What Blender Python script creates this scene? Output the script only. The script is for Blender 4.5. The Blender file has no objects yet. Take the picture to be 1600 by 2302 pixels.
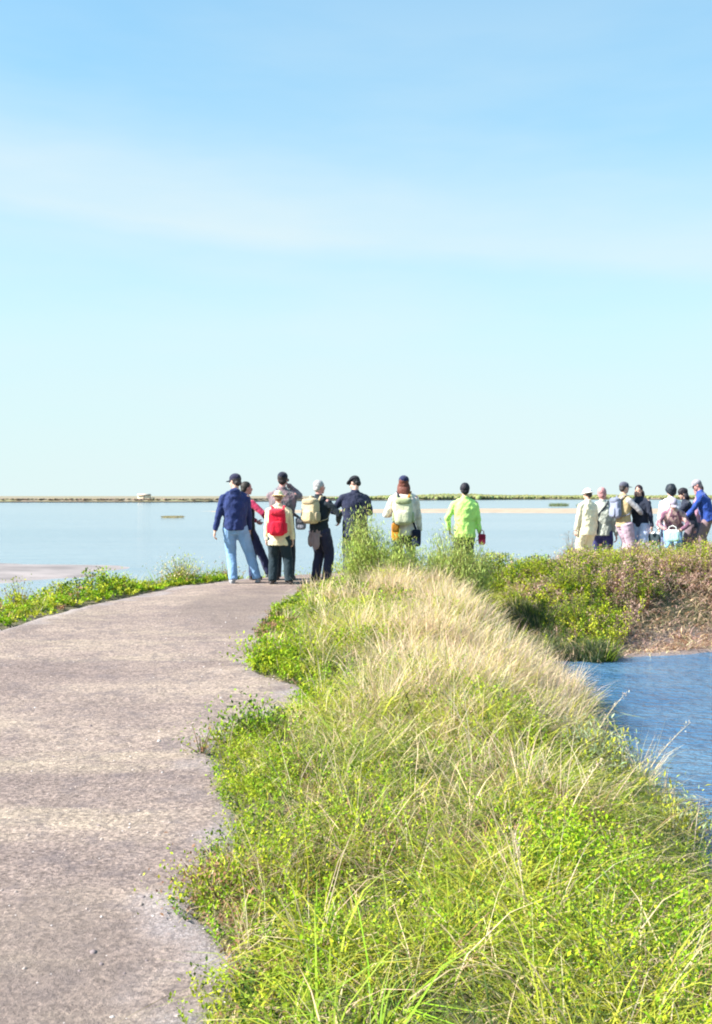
import bpy, math, random
import numpy as np
from mathutils import Vector, Matrix, Euler
R = math.radians
rng = np.random.default_rng(7)
random.seed(7)
scene = bpy.context.scene
col = scene.collection
F = 2300.0            # focal length in photo pixels
CAMZ, HOR, WATER = 1.6, 1115.0, -0.6

# ------------------------------------------------------------------ helpers
def tag(o, label=None, cat=None, group=None, kind=None):
    if label: o['label'] = label
    if cat: o['category'] = cat
    if group: o['group'] = group
    if kind: o['kind'] = kind
    return o

def empty(name, loc, label, cat, group=None):
    o = bpy.data.objects.new(name, None); col.objects.link(o)
    o.location = loc; o.empty_display_size = 0.2
    return tag(o, label, cat, group)

def npmesh(name, V, quads=None, tris=None, smooth=False, colors=None):
    V = np.asarray(V, dtype=np.float32)
    q = np.zeros((0, 4), np.int32) if quads is None else np.asarray(quads, np.int32)
    t = np.zeros((0, 3), np.int32) if tris is None else np.asarray(tris, np.int32)
    me = bpy.data.meshes.new(name)
    me.vertices.add(len(V)); me.vertices.foreach_set('co', V.ravel())
    nl = q.size + t.size
    me.loops.add(nl)
    me.loops.foreach_set('vertex_index', np.concatenate([q.ravel(), t.ravel()]))
    me.polygons.add(len(q) + len(t))
    ls = np.concatenate([np.arange(len(q)) * 4, q.size + np.arange(len(t)) * 3]).astype(np.int32)
    me.polygons.foreach_set('loop_start', ls)
    if smooth: me.polygons.foreach_set('use_smooth', np.ones(len(ls), bool))
    me.update(calc_edges=True)
    if colors is not None:
        a = me.color_attributes.new('Col', 'FLOAT_COLOR', 'POINT')
        c = np.ones((len(V), 4), np.float32); c[:, :3] = colors
        a.data.foreach_set('color', c.ravel())
    return me

def link(name, me, mat, parent=None, loc=None):
    o = bpy.data.objects.new(name, me); col.objects.link(o)
    if mat is not None and len(me.materials) == 0: me.materials.append(mat)
    if parent is not None: o.parent = parent
    if loc is not None: o.location = loc
    return o

def sst(a, b, x):
    t = np.clip((np.asarray(x, float) - a) / (b - a), 0, 1); return t * t * (3 - 2 * t)

def vnoise(x, y, seed=0):
    x = np.asarray(x, float); y = np.asarray(y, float)
    xi = np.floor(x).astype(np.int64); yi = np.floor(y).astype(np.int64)
    xf = x - xi; yf = y - yi
    def h(a, b):
        n = (a * 374761393 + b * 668265263 + seed * 974634777) & 0xffffffff
        n = ((n ^ (n >> 13)) * 1274126177) & 0xffffffff
        return ((n ^ (n >> 16)) & 0xffff) / 65535.0
    u = xf * xf * (3 - 2 * xf); v = yf * yf * (3 - 2 * yf)
    return (h(xi, yi) * (1 - u) + h(xi + 1, yi) * u) * (1 - v) + (h(xi, yi + 1) * (1 - u) + h(xi + 1, yi + 1) * u) * v
def fbm(x, y, o=4, seed=0):
    s = 0; a = .5; f = 1
    for i in range(o):
        s = s + a * (vnoise(np.asarray(x) * f, np.asarray(y) * f, seed + i) - .5); a *= .5; f *= 2.03
    return s

# ------------------------------------------------------------------ materials
def mat_new(name):
    m = bpy.data.materials.new(name); m.use_nodes = True
    nt = m.node_tree; b = nt.nodes['Principled BSDF']
    return m, nt, b
def N(nt, t, **k):
    n = nt.nodes.new(t)
    for a, v in k.items(): setattr(n, a, v)
    return n
def ramp(nt, fac, stops):
    r = N(nt, 'ShaderNodeValToRGB'); e = r.color_ramp.elements
    while len(e) < len(stops): e.new(.5)
    for el, (p, c) in zip(e, stops):
        el.position = p; el.color = (c[0], c[1], c[2], 1) if isinstance(c, (tuple, list)) else (c, c, c, 1)
    nt.links.new(fac, r.inputs[0]); return r.outputs[0]
def noise(nt, vec, scale, detail=4, rough=.55):
    n = N(nt, 'ShaderNodeTexNoise'); n.inputs['Scale'].default_value = scale
    n.inputs['Detail'].default_value = detail; n.inputs['Roughness'].default_value = rough
    nt.links.new(vec, n.inputs['Vector']); return n.outputs['Fac']
def mixc(nt, fac, a, b, mode='MIX'):
    m = N(nt, 'ShaderNodeMix', data_type='RGBA', blend_type=mode)
    for v, i in ((fac, 0), (a, 6), (b, 7)):
        if isinstance(v, (int, float)): m.inputs[i].default_value = v
        elif isinstance(v, (tuple, list)): m.inputs[i].default_value = (*v, 1)
        else: nt.links.new(v, m.inputs[i])
    return m.outputs[2]
def geo_pos(nt): return N(nt, 'ShaderNodeNewGeometry').outputs['Position']
def mapped(nt, vec, scale=(1, 1, 1), rot=(0, 0, 0)):
    m = N(nt, 'ShaderNodeMapping'); m.inputs['Scale'].default_value = scale; m.inputs['Rotation'].default_value = rot
    nt.links.new(vec, m.inputs['Vector']); return m.outputs[0]
def bump(nt, b, h, strength, dist):
    bp = N(nt, 'ShaderNodeBump'); bp.inputs['Strength'].default_value = strength; bp.inputs['Distance'].default_value = dist
    nt.links.new(h, bp.inputs['Height']); nt.links.new(bp.outputs[0], b.inputs['Normal']); return bp

def plain(name, c, rough=.6, var=.12, scale=25, bmp=.0, metal=0, spec=.35):
    m, nt, b = mat_new(name)
    tc = N(nt, 'ShaderNodeTexCoord').outputs['Object']
    n = noise(nt, tc, scale, 3)
    lo = tuple(max(0, x * (1 - var * 1.4)) for x in c); hi = tuple(min(1, x * (1 + var)) for x in c)
    nt.links.new(ramp(nt, n, [(.3, lo), (.7, hi)]), b.inputs['Base Color'])
    b.inputs['Roughness'].default_value = rough; b.inputs['Metallic'].default_value = metal
    b.inputs['Specular IOR Level'].default_value = spec
    if bmp: bump(nt, b, noise(nt, tc, scale * 1.5, 4), bmp, .01)
    return m
_cloth = {}
def cloth(c, rough=.85, plaid=None):
    k = (c, plaid)
    if k in _cloth: return _cloth[k]
    m, nt, b = mat_new('cloth')
    tc = N(nt, 'ShaderNodeTexCoord').outputs['Object']
    n = noise(nt, tc, 9, 4)
    lo = tuple(x * .82 for x in c); hi = tuple(min(1, x * 1.12) for x in c)
    base = ramp(nt, n, [(.3, lo), (.7, hi)])
    if plaid:
        n2 = noise(nt, mapped(nt, tc, (14, 14, 6)), 1.0, 2)
        base = mixc(nt, ramp(nt, n2, [(.46, 0.0), (.56, 1.0)]), base, plaid)
    nt.links.new(base, b.inputs['Base Color'])
    b.inputs['Roughness'].default_value = rough
    b.inputs['Sheen Weight'].default_value = .15
    b.inputs['Specular IOR Level'].default_value = .2
    bump(nt, b, noise(nt, mapped(nt, tc, (12, 12, 8)), 1.0, 5, .6), .8, .03)
    _cloth[k] = m; return m

def veg_mat(name, transl=.35, rough=.55):
    m, nt, b = mat_new(name)
    a = N(nt, 'ShaderNodeAttribute', attribute_name='Col').outputs['Color']
    nt.links.new(a, b.inputs['Base Color']); b.inputs['Roughness'].default_value = rough
    b.inputs['Specular IOR Level'].default_value = .12
    t = N(nt, 'ShaderNodeBsdfTranslucent'); nt.links.new(a, t.inputs['Color'])
    mx = N(nt, 'ShaderNodeMixShader'); mx.inputs[0].default_value = transl
    nt.links.new(b.outputs[0], mx.inputs[1]); nt.links.new(t.outputs[0], mx.inputs[2])
    nt.links.new(mx.outputs[0], nt.nodes['Material Output'].inputs['Surface'])
    return m
M_GRASS = veg_mat('grass_blades', .34)
M_LEAF = veg_mat('leaves', .28)
M_STEM = plain('stem_bark', (.26, .19, .11), .8)

# ground
def ground_mat():
    m, nt, b = mat_new('soil_and_litter'); p = geo_pos(nt)
    n1 = noise(nt, p, 1.3, 6, .6); n2 = noise(nt, p, 26, 4, .6)
    c = ramp(nt, n1, [(.3, (.085, .075, .035)), (.5, (.13, .105, .055)), (.7, (.19, .145, .09))])
    c = mixc(nt, ramp(nt, n2, [(.42, 0.0), (.62, .8)]), c, (.07, .075, .025))
    # wet mud towards the water line
    z = N(nt, 'ShaderNodeSeparateXYZ'); nt.links.new(p, z.inputs[0])
    mr = N(nt, 'ShaderNodeMapRange'); mr.inputs['From Min'].default_value = -.50; mr.inputs['From Max'].default_value = -.32
    nt.links.new(z.outputs['Z'], mr.inputs['Value'])
    mud = ramp(nt, n2, [(.3, (.17, .125, .115)), (.7, (.27, .21, .19))])
    c = mixc(nt, mr.outputs[0], mud, c)
    nt.links.new(c, b.inputs['Base Color'])
    rr = N(nt, 'ShaderNodeMapRange'); rr.inputs['To Min'].default_value = .55; rr.inputs['To Max'].default_value = .95
    nt.links.new(mr.outputs[0], rr.inputs['Value']); nt.links.new(rr.outputs[0], b.inputs['Roughness'])
    bump(nt, b, n2, .8, .03); return m
def path_mat():
    m, nt, b = mat_new('compacted_gravel'); p = geo_pos(nt)
    big = noise(nt, mapped(nt, p, (.55, .95, 1), (0, 0, R(-8))), 1.0, 5, .6)
    c = ramp(nt, big, [(.32, (.220, .170, .152)), (.5, (.270, .210, .182)), (.64, (.355, .280, .228))])
    patch = noise(nt, mapped(nt, p, (.35, 1.5, 1), (0, 0, R(6))), 1.1, 5, .65)
    c = mixc(nt, ramp(nt, patch, [(.52, 0.0), (.64, .65)]), c, (.40, .325, .245))
    g1 = noise(nt, p, 42, 5, .75)
    c = mixc(nt, .8, c, ramp(nt, g1, [(.34, .42), (.5, .95), (.66, 1.45)]), 'MULTIPLY')
    g2 = noise(nt, p, 15, 5, .75)
    c = mixc(nt, .45, c, ramp(nt, g2, [(.36, .62), (.5, 1.0), (.64, 1.28)]), 'MULTIPLY')
    v = N(nt, 'ShaderNodeTexVoronoi'); v.inputs['Scale'].default_value = 65; nt.links.new(p, v.inputs['Vector'])
    hs = N(nt, 'ShaderNodeSeparateColor'); nt.links.new(v.outputs['Color'], hs.inputs[0])
    c = mixc(nt, .65, c, ramp(nt, hs.outputs[0], [(0, (.50, .47, .50)), (.5, (1., .97, .97)), (1, (1.5, 1.42, 1.38))]), 'MULTIPLY')
    dk = noise(nt, p, 5.5, 5, .7)
    c = mixc(nt, ramp(nt, dk, [(.38, .45), (.5, 0.0)]), c, (.135, .11, .115))
    e = N(nt, 'ShaderNodeAttribute', attribute_name='Col'); es = N(nt, 'ShaderNodeSeparateColor'); nt.links.new(e.outputs['Color'], es.inputs[0])
    gr = ramp(nt, noise(nt, p, 95, 3, .7), [(.34, (.17, .15, .16)), (.5, (.31, .27, .275)), (.66, (.56, .50, .50))])
    c = mixc(nt, es.outputs[0], c, gr); c = mixc(nt, es.outputs[1], c, (.165, .128, .112))
    nt.links.new(c, b.inputs['Base Color']); b.inputs['Roughness'].default_value = .95
    b.inputs['Specular IOR Level'].default_value = .15
    bump(nt, b, g1, .75, .02); return m
def water_mat(name, base, s1, str1, rough, spec=.5, stretch=(1, 1, 1)):
    m, nt, b = mat_new(name); p = geo_pos(nt)
    b.inputs['Base Color'].default_value = (*base, 1); b.inputs['Roughness'].default_value = rough
    b.inputs['IOR'].default_value = 1.33; b.inputs['Specular IOR Level'].default_value = spec
    mp = mapped(nt, p, stretch, (0, 0, R(12)))
    a1 = noise(nt, mp, s1, 4, .55)
    w = N(nt, 'ShaderNodeTexWave', wave_type='BANDS', bands_direction='Y')
    w.inputs['Scale'].default_value = s1 * .55; w.inputs['Distortion'].default_value = 9; w.inputs['Detail'].default_value = 3
    w.inputs['Detail Scale'].default_value = 1.6
    nt.links.new(mp, w.inputs['Vector'])
    ad = N(nt, 'ShaderNodeMath', operation='ADD'); nt.links.new(a1, ad.inputs[0])
    mu = N(nt, 'ShaderNodeMath', operation='MULTIPLY'); mu.inputs[1].default_value = .10
    nt.links.new(w.outputs['Fac'], mu.inputs[0]); nt.links.new(mu.outputs[0], ad.inputs[1])
    bump(nt, b, ad.outputs[0], str1, .12)
    return m, nt, b, p

# ------------------------------------------------------------------ terrain functions
XR = np.array([(-4, -.5), (2.5, -.5), (3.1, -.48), (3.5, -.40), (3.75, -.55), (4.15, -.70), (4.7, -.55), (5.3, -.62), (6.4, -.90), (7.1, -.62),
               (7.6, -.34), (8.2, -.40), (8.9, -.88), (10, -.88), (12, -.95), (14, -.78), (16.3, -.55), (17, -.5)])
XL = np.array([(-4, -4.3), (8, -4.1), (11.1, -3.86), (13, -3.5), (14.8, -3.0), (16.1, -2.66), (17, -2.4)])
CL = np.array([(-1.9, 13.5), (-1.65, 15.3), (-1.0, 17), (0.3, 18.3), (2, 19.3), (4.5, 20.6), (8, 21.8), (14, 23.5), (24, 26)])
POND = np.array([(2.05, 0), (2.05, 5), (2.1, 8), (2.3, 11), (2.3, 12.6), (2.5, 13.7), (3.2, 13.4), (5.0, 14.2),
                 (8, 15.3), (14, 17.2), (24, 20), (24, -3), (2.05, -3)], float)
COAST = np.array([(-6.7, -30), (-6.7, 8), (-6.3, 12), (-5.3, 15.3), (-3.6, 18.3), (-1, 20.4), (2, 21.6), (6, 23.2), (12, 25.3), (24, 28.6), (60, 32),
                  (60, -30)], float)
GUL = np.array([(2.75, 13.2), (2.2, 14.6), (1.7, 16.0)])
def seg_d(x, y, P, closed):
    d = np.full(np.shape(x), 1e9); n = len(P)
    for i in range(n if closed else n - 1):
        a = P[i]; b = P[(i + 1) % n]; e = b - a
        t = np.clip(((x - a[0]) * e[0] + (y - a[1]) * e[1]) / (e @ e), 0, 1)
        d = np.minimum(d, np.hypot(x - a[0] - t * e[0], y - a[1] - t * e[1]))
    return d
def inside(x, y, P):
    c = np.zeros(np.shape(x), bool); n = len(P)
    for i in range(n):
        a = P[i]; b = P[(i + 1) % n]
        if a[1] == b[1]: continue
        cr = ((a[1] > y) != (b[1] > y)) & (x < (b[0] - a[0]) * (y - a[1]) / (b[1] - a[1]) + a[0])
        c ^= cr
    return c
def sd(x, y, P):
    d = seg_d(x, y, P, True); return np.where(inside(x, y, P), -d, d)
def dpath(x, y):
    a = np.maximum(np.interp(y, XL[:, 0], XL[:, 1]) - x, x - np.interp(y, XR[:, 0], XR[:, 1]))
    a = np.where(y > 16, 1e3, a)
    b = seg_d(x, y, CL, False) - 1.0
    return np.minimum(a, b) + fbm(x * 2.2, y * 2.2, 4, 3) * .16 + fbm(x * 9, y * 9, 3, 8) * .09
def dpond(x, y): return sd(x, y, POND) + fbm(x * 1.3, y * 1.3, 4, 11) * .35
def dcoast(x, y): return -sd(x, y, COAST) + fbm(x * .9, y * .9, 4, 21) * .5     # >0 on land
def mudflat(x, y): return 1 - np.hypot((x + 16) / 7.2, (y - 30.5) / 3.3)
def hfull(x, y):
    x = np.asarray(x, float); y = np.asarray(y, float)
    pl = .20 * sst(4, 15, y)
    pl = pl - .05 * sst(0, 3, x) * sst(15, 18, y)
    dp = dpond(x, y); dc = dcoast(x, y); pa = dpath(x, y)
    rb = sst(2.5, 4.5, x) * sst(15.5, 17.5, y) * (1 - sst(19.0, 20.2, y - .35 * (x - 4)))
    pl = pl + .20 * rb + sst(.1, .8, pa) * (fbm(x * 1.6, y * 1.6, 4, 31) * .12)
    t = sst(0, 1, np.clip(dp, 0, None) / 1.35)
    far = sst(13.3, 14.2, y) * sst(2.2, 3, x)
    rim = sst(0, .2, dp) * .07 + sst(.5, 2.5, dp) * (1 - .07)
    t = t * (1 - far) + rim * far
    z = -.63 + (pl + .63) * t
    gl = seg_d(x, y, GUL, False); z = z - .85 * np.exp(-(gl / .72) ** 2) * sst(-.55, .1, z)
    z = np.where(dp < 0, -.63 + np.maximum(dp * .5, -.7), z)
    tc = sst(0, 1.9, dc)
    z2 = -.66 + (z + .66) * tc
    z2 = np.where(dc < 0, -.66 + np.maximum(dc * .35, -1.2), z2)
    mf = mudflat(x, y)
    z2 = np.where(dc < 0, np.maximum(z2, WATER + .045 * sst(0, .4, mf + fbm(x * .35, y * 1.2, 4, 5) * .7) - .03), z2)
    z2 = z2 + np.where(pa < .2, fbm(x * 1.1, y * 1.1, 4, 41) * .03, 0)
    return z2
def gz(x, y): return float(hfull(np.array([x]), np.array([y]))[0])

def axis(lo, hi, st, olo, ohi):
    a = list(np.arange(lo, hi + st / 2, st)); s = st; v = a[-1]
    while v < ohi: s *= 1.22; v += s; a.append(v)
    s = st; v = a[0]; b = []
    while v > olo: s *= 1.22; v -= s; b.append(v)
    return np.array(b[::-1] + a)
def grid(xs, ys, zf, mask=None):
    X, Y = np.meshgrid(xs, ys); Z = zf(X, Y); nx = len(xs); ny = len(ys)
    V = np.stack([X.ravel(), Y.ravel(), Z.ravel()], 1)
    i = np.arange(nx * ny).reshape(ny, nx)
    Q = np.stack([i[:-1, :-1].ravel(), i[:-1, 1:].ravel(), i[1:, 1:].ravel(), i[1:, :-1].ravel()], 1)
    if mask is not None:
        mk = mask(X, Y).ravel(); Q = Q[mk[Q].all(1)]
        u, inv = np.unique(Q, return_inverse=True); V = V[u]; Q = inv.reshape(Q.shape)
    return V, Q
xs = axis(-9, 13, .09, -6000, 6000); ys = axis(-2, 26, .09, -60, 9000)
def ground_z(X, Y):
    z = hfull(X, Y); d = dpath(X, Y)
    return z - .05 * (1 - sst(-.12, .08, d)) - np.where(np.hypot(X, Y) > 60, .6, 0)
V, Q = grid(xs, ys, ground_z)
tag(link('ground', npmesh('ground', V, Q, smooth=True), ground_mat()), kind='structure')
V, Q = grid(np.arange(-8, 14, .06), np.arange(-2, 24, .06),
            lambda X, Y: hfull(X, Y) + .006 + fbm(X * 7, Y * 7, 3, 51) * .008 - .07 * sst(-.06, .10, dpath(X, Y)), lambda X, Y: dpath(X, Y) < .12)
dd = dpath(V[:, 0], V[:, 1]); pc = np.zeros((len(V), 3))
pc[:, 0] = sst(-.30, .04, dd + fbm(V[:, 0] * 4, V[:, 1] * 4, 4, 61) * .75) * .62          # loose pale gravel pushed to the verge
pc[:, 1] = sst(.0, .16, fbm(V[:, 0] * .8, V[:, 1] * .35, 4, 63) + .10 * (V[:, 1] < 5) * (1 - sst(3, 5, V[:, 1]))) * .5   # damper worn ground
tag(link('path', npmesh('path', V, Q, smooth=True, colors=pc), path_mat()), kind='structure')

# water
mw, nt, b, p = water_mat('lagoon_water', (.30, .42, .50), 1.1, .30, .12, .5, (.35, 1.2, 1))
st = noise(nt, mapped(nt, p, (.012, .09, 1)), 1.0, 4, .6)
nt.links.new(ramp(nt, st, [(.35, (.09, .15, .21)), (.65, (.15, .20, .25))]), b.inputs['Base Color'])
V, Q = grid(axis(-60, 60, 6, -6000, 6000), axis(0, 120, 6, -60, 9000), lambda X, Y: np.full(X.shape, WATER))
keep = ~((V[Q][:, :, 0].min(1) > -1e9) & False)
tag(link('water', npmesh('lagoon', V, Q), mw), kind='structure')
mp_, nt, b, p = water_mat('pond_water', (.07, .17, .38), 5.5, .8, .10, .5, (1, 1.35, 1))
st = noise(nt, mapped(nt, p, (.5, 1.3, 1)), 1.0, 4, .6)
nt.links.new(ramp(nt, st, [(.35, (.040, .115, .22)), (.65, (.085, .17, .26))]), b.inputs['Base Color'])
V, Q = grid(np.arange(.8, 24, .2), np.arange(-2, 21, .2), lambda X, Y: np.full(X.shape, WATER + .006), lambda X, Y: sd(X, Y, POND) < .5)
tag(link('pond_water', npmesh('pond', V, Q), mp_), kind='structure')

# far shore (low land beyond the lagoon)
def shore(x): return 361 + 130 * sst(-60, 0, x) + 130 * sst(0, 120, x) + fbm(x * .012, x * 0, 4, 71) * 40
def far_mat():
    m, nt, b = mat_new('far_marsh'); p = geo_pos(nt)
    n = noise(nt, mapped(nt, p, (.05, .02, 1)), 1.0, 5, .6)
    nt.links.new(ramp(nt, n, [(.35, (.24, .18, .15)), (.55, (.21, .18, .10)), (.7, (.18, .19, .08))]), b.inputs['Base Color'])
    b.inputs['Roughness'].default_value = .95; return m
xs2 = axis(-250, 400, 4, -7000, 7000); tt = np.concatenate([np.linspace(0, 1, 12) ** 2 * 60, np.geomspace(80, 8500, 14)])
T, X = np.meshgrid(tt, xs2, indexing='ij'); Yf = shore(X) + T
Zf = WATER - .1 + sst(0, 12, T) * 1.1 + fbm(X * .05, Yf * .05, 3, 81) * .35 * sst(5, 40, T) + .35
i = np.arange(T.size).reshape(T.shape)
Q = np.stack([i[:-1, :-1].ravel(), i[:-1, 1:].ravel(), i[1:, 1:].ravel(), i[1:, :-1].ravel()], 1)
tag(link('far_land', npmesh('far_land', np.stack([X.ravel(), Yf.ravel(), Zf.ravel()], 1), Q, smooth=True), far_mat()), kind='structure')

# sand spit and small bars
def bank(name, cx, cy, rx, ry, h, mat, seed, label=None):
    n, m = 90, 14; a = np.linspace(0, 2 * np.pi, n, endpoint=False); r = np.linspace(0, 1, m)
    A, Rr = np.meshgrid(a, r, indexing='ij'); wob = 1 + fbm(np.cos(A) * 2.2 + 9, np.sin(A) * 2.2 + 9, 4, seed) * .8
    X = cx + np.cos(A) * Rr * rx * wob; Y = cy + np.sin(A) * Rr * ry * wob
    Z = WATER - .08 + (h + .08) * (1 - Rr ** 2.2) + fbm(X * .3, Y * .3, 3, seed) * h * .3 * (1 - Rr)
    i = np.arange(n * m).reshape(n, m); j = np.roll(i, -1, 0)
    Q = np.stack([i[:, :-1].ravel(), i[:, 1:].ravel(), j[:, 1:].ravel(), j[:, :-1].ravel()], 1)
    return link(name, npmesh(name, np.stack([X.ravel(), Y.ravel(), Z.ravel()], 1), Q, smooth=True), mat)
M_SAND = plain('pale_sand', (.36, .27, .195), .95, .15, .6)
M_ISLE = plain('marsh_turf', (.27, .24, .12), .95, .3, .8)
tag(bank('mudflat', -14.2, 29.4, 9.0, 6.2, .13, plain('wet_mud', (.27, .225, .215), .7, .25, .7), 5), kind='structure')
tag(bank('sandbank', 38, 150, 62, 26, .30, M_SAND, 3), kind='structure')

# ------------------------------------------------------------------ vegetation makers
def blades(P, az, lean, curl, h, w, c_base, c_tip, seg=3):
    """arched tapering blades, all numpy arrays of length n; returns V, quads, tris, colours"""
    n = len(P); t = np.linspace(0, 1, seg + 1)
    d = np.stack([np.cos(az), np.sin(az), np.zeros(n)], 1); s = np.stack([-np.sin(az), np.cos(az), np.zeros(n)], 1)
    tw = rng.uniform(0, 2 * np.pi, n); s2 = s * np.cos(tw)[:, None] + d * np.sin(tw)[:, None]
    V = []; C = []
    for k, tk in enumerate(t):
        ang = lean + curl * tk
        off = d * (h * tk * np.sin(ang))[:, None]; up = h * tk * np.cos(np.minimum(ang, 2.0)) 
        p = P + off; p[:, 2] += up
        c = c_base * (1 - tk) + c_tip * tk
        if k < seg:
            ww = (w * (1 - .75 * tk ** 1.5))[:, None] * .5
            V += [p - s2 * ww, p + s2 * ww]; C += [c, c]
        else: V.append(p); C.append(c)
    m = 2 * seg + 1
    V = np.stack(V, 1).reshape(-1, 3); C = np.stack(C, 1).reshape(-1, 3)
    b = (np.arange(n) * m)[:, None]
    Q = np.concatenate([b + np.array([[2 * k, 2 * k + 1, 2 * k + 3, 2 * k + 2]]) for k in range(seg - 1)], 0)
    T = b + np.array([[2 * seg - 2, 2 * seg - 1, 2 * seg]])
    return V, Q, T, C
def leaves(P, size, asp, c, up=.5):
    """small folded diamond leaves"""
    n = len(P); a = rng.uniform(0, 2 * np.pi, n); e = rng.normal(up, .45, n)
    d = np.stack([np.cos(a) * np.cos(e), np.sin(a) * np.cos(e), np.sin(e)], 1)
    s = np.cross(d, np.array([0, 0, 1.0]) + rng.normal(0, .35, (n, 3))); s /= np.linalg.norm(s, axis=1)[:, None] + 1e-6
    nn = np.cross(s, d); L = size[:, None]; W = L * asp
    V = np.stack([P, P + d * L * .5 - s * W * .5 + nn * L * .1, P + d * L, P + d * L * .5 + s * W * .5 + nn * L * .1], 1).reshape(-1, 3)
    b = (np.arange(n) * 4)[:, None]
    T = np.concatenate([b + np.array([[0, 1, 2]]), b + np.array([[0, 2, 3]])])
    return V, T, np.repeat(c, 4, 0)
def cjit(c, n, v=.18, h=.06):
    c = np.broadcast_to(np.asarray(c, float), (n, 3)); k = rng.normal(1, v, (n, 1)).clip(.5, 1.6)
    return np.clip(c * k * (1 + rng.normal(0, h, (n, 3))), .004, .95)

G_DEEP = np.array((.055, .115, .014)); G_MID = np.array((.26, .355, .024)); G_YEL = np.array((.47, .49, .038))
STRAW = np.array((.76, .59, .43)); STRAW2 = np.array((.66, .52, .31)); BRIGHT = np.array((.25, .43, .016)); RUST = np.array((.32, .18, .10))
SAGE = np.array((.34, .39, .22)); PINKB = np.array((.46, .31, .25)); LIME = np.array((.40, .46, .024))

def visible(x, y, m=1.6): return (x > -.348 * y - m) & (x < .348 * y + m)
def scatter(n, x0, x1, y0, y1, keep):
    x = rng.uniform(x0, x1, n); y = rng.uniform(y0, y1, n); k = keep(x, y) & visible(x, y)
    return x[k], y[k]

def grass_field(name, xs_, ys_, nb, hgt, spread, lean, width, colf, label, basec=None, rad=.05):
    """tufts: each centre grows nb blades; colf(x,y,n)->tuft colours"""
    n = len(xs_); zc = hfull(xs_, ys_)
    ct = colf(xs_, ys_)
    I = np.repeat(np.arange(n), nb); m = len(I)
    a = rng.uniform(0, 2 * np.pi, m); r = rad * np.sqrt(rng.uniform(0, 1, m))
    P = np.stack([xs_[I] + np.cos(a) * r, ys_[I] + np.sin(a) * r, zc[I] - .01], 1)
    az = a + rng.normal(0, .7, m)
    h = hgt(xs_, ys_)[I] * rng.uniform(.5, 1.15, m)
    w = width * rng.uniform(.6, 1.3, m)
    w = w * np.clip(P[:, 1] / 6.0, .85, 2.2)
    c = np.clip(ct[I] * rng.normal(1, .16, (m, 1)).clip(.55, 1.5) * (1 + rng.normal(0, .06, (m, 3))), .004, .95)
    dry = rng.uniform(0, 1, m) < .10
    c[dry] = cjit(STRAW2, dry.sum())
    tipc = np.clip(c * 1.0 + .14 * (STRAW2 - c), 0, 1)
    V, Q, T, C = blades(P, az, np.abs(rng.normal(lean, .12, m)), np.abs(rng.normal(spread, .3, m)), h, w, c, tipc)
    o = link(name, npmesh(name, V, Q, T, colors=C), M_GRASS)
    tag(o, label, 'grass', kind='stuff'); return o
def leaf_field(name, x, y, nl, hgt, rad, size, colf, label, asp=.55):
    """low leafy sprigs: leaves spread up short stems"""
    n = len(x); zc = hfull(x, y); ct = colf(x, y); hh = hgt(x, y)
    I = np.repeat(np.arange(n), nl); m = len(I)
    t = rng.uniform(.05, 1, m); a = rng.uniform(0, 2 * np.pi, n)[I] + rng.normal(0, .5, m)
    rr = (rad * t * rng.uniform(.3, 1, m))
    P = np.stack([x[I] + np.cos(a) * rr, y[I] + np.sin(a) * rr, zc[I] + hh[I] * t], 1)
    c = np.clip(ct[I] * rng.normal(1, .2, (m, 1)).clip(.5, 1.6), .004, .95)
    V, T, C = leaves(P, size * rng.uniform(.6, 1.4, m) * np.clip(P[:, 1] / 6.5, .9, 2.0), asp, c, .6)
    o = link(name, npmesh(name, V, None, T, colors=C), M_LEAF)
    tag(o, label, 'ground cover', kind='stuff'); return o
def mixcol(wts, cols, x, y, seed=0):
    """pick one colour per tuft by weights (arrays)"""
    W = np.stack([np.broadcast_to(w, x.shape) for w in wts], 1).clip(1e-4, None); W /= W.sum(1, keepdims=True)
    u = rng.uniform(0, 1, len(x))[:, None]; k = (u > np.cumsum(W, 1)).sum(1).clip(0, len(cols) - 1)
    return np.array(cols)[k] * rng.normal(1, .1, (len(x), 1)).clip(.7, 1.3)

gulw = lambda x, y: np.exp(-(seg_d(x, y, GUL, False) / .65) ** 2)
# straw zone weight
def straw_w(x, y):
    n = fbm(x * .9, y * .6, 3, 91) + fbm(x * 3.2, y * 2.4, 2, 92) * .9
    return sst(6.0, 9.0, y + n * 3) * (1 - sst(15.0, 16.2, y)) * sst(-.5, .9, x + .06 * (y - 9) + n * 1.6)
land = lambda x, y, m=.03: (dpond(x, y) > m) & (dcoast(x, y) > m)
regA = lambda x, y: (dpath(x, y) > .02) & land(x, y, .0) & (y < 16.4) & (x > -1.2) & ~((x > 2.6) & (y > 13.0))
def clump(x, y, s, seed, lo=-.06, hi=.06): return sst(lo, hi, fbm(x * s, y * s, 3, seed))

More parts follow.
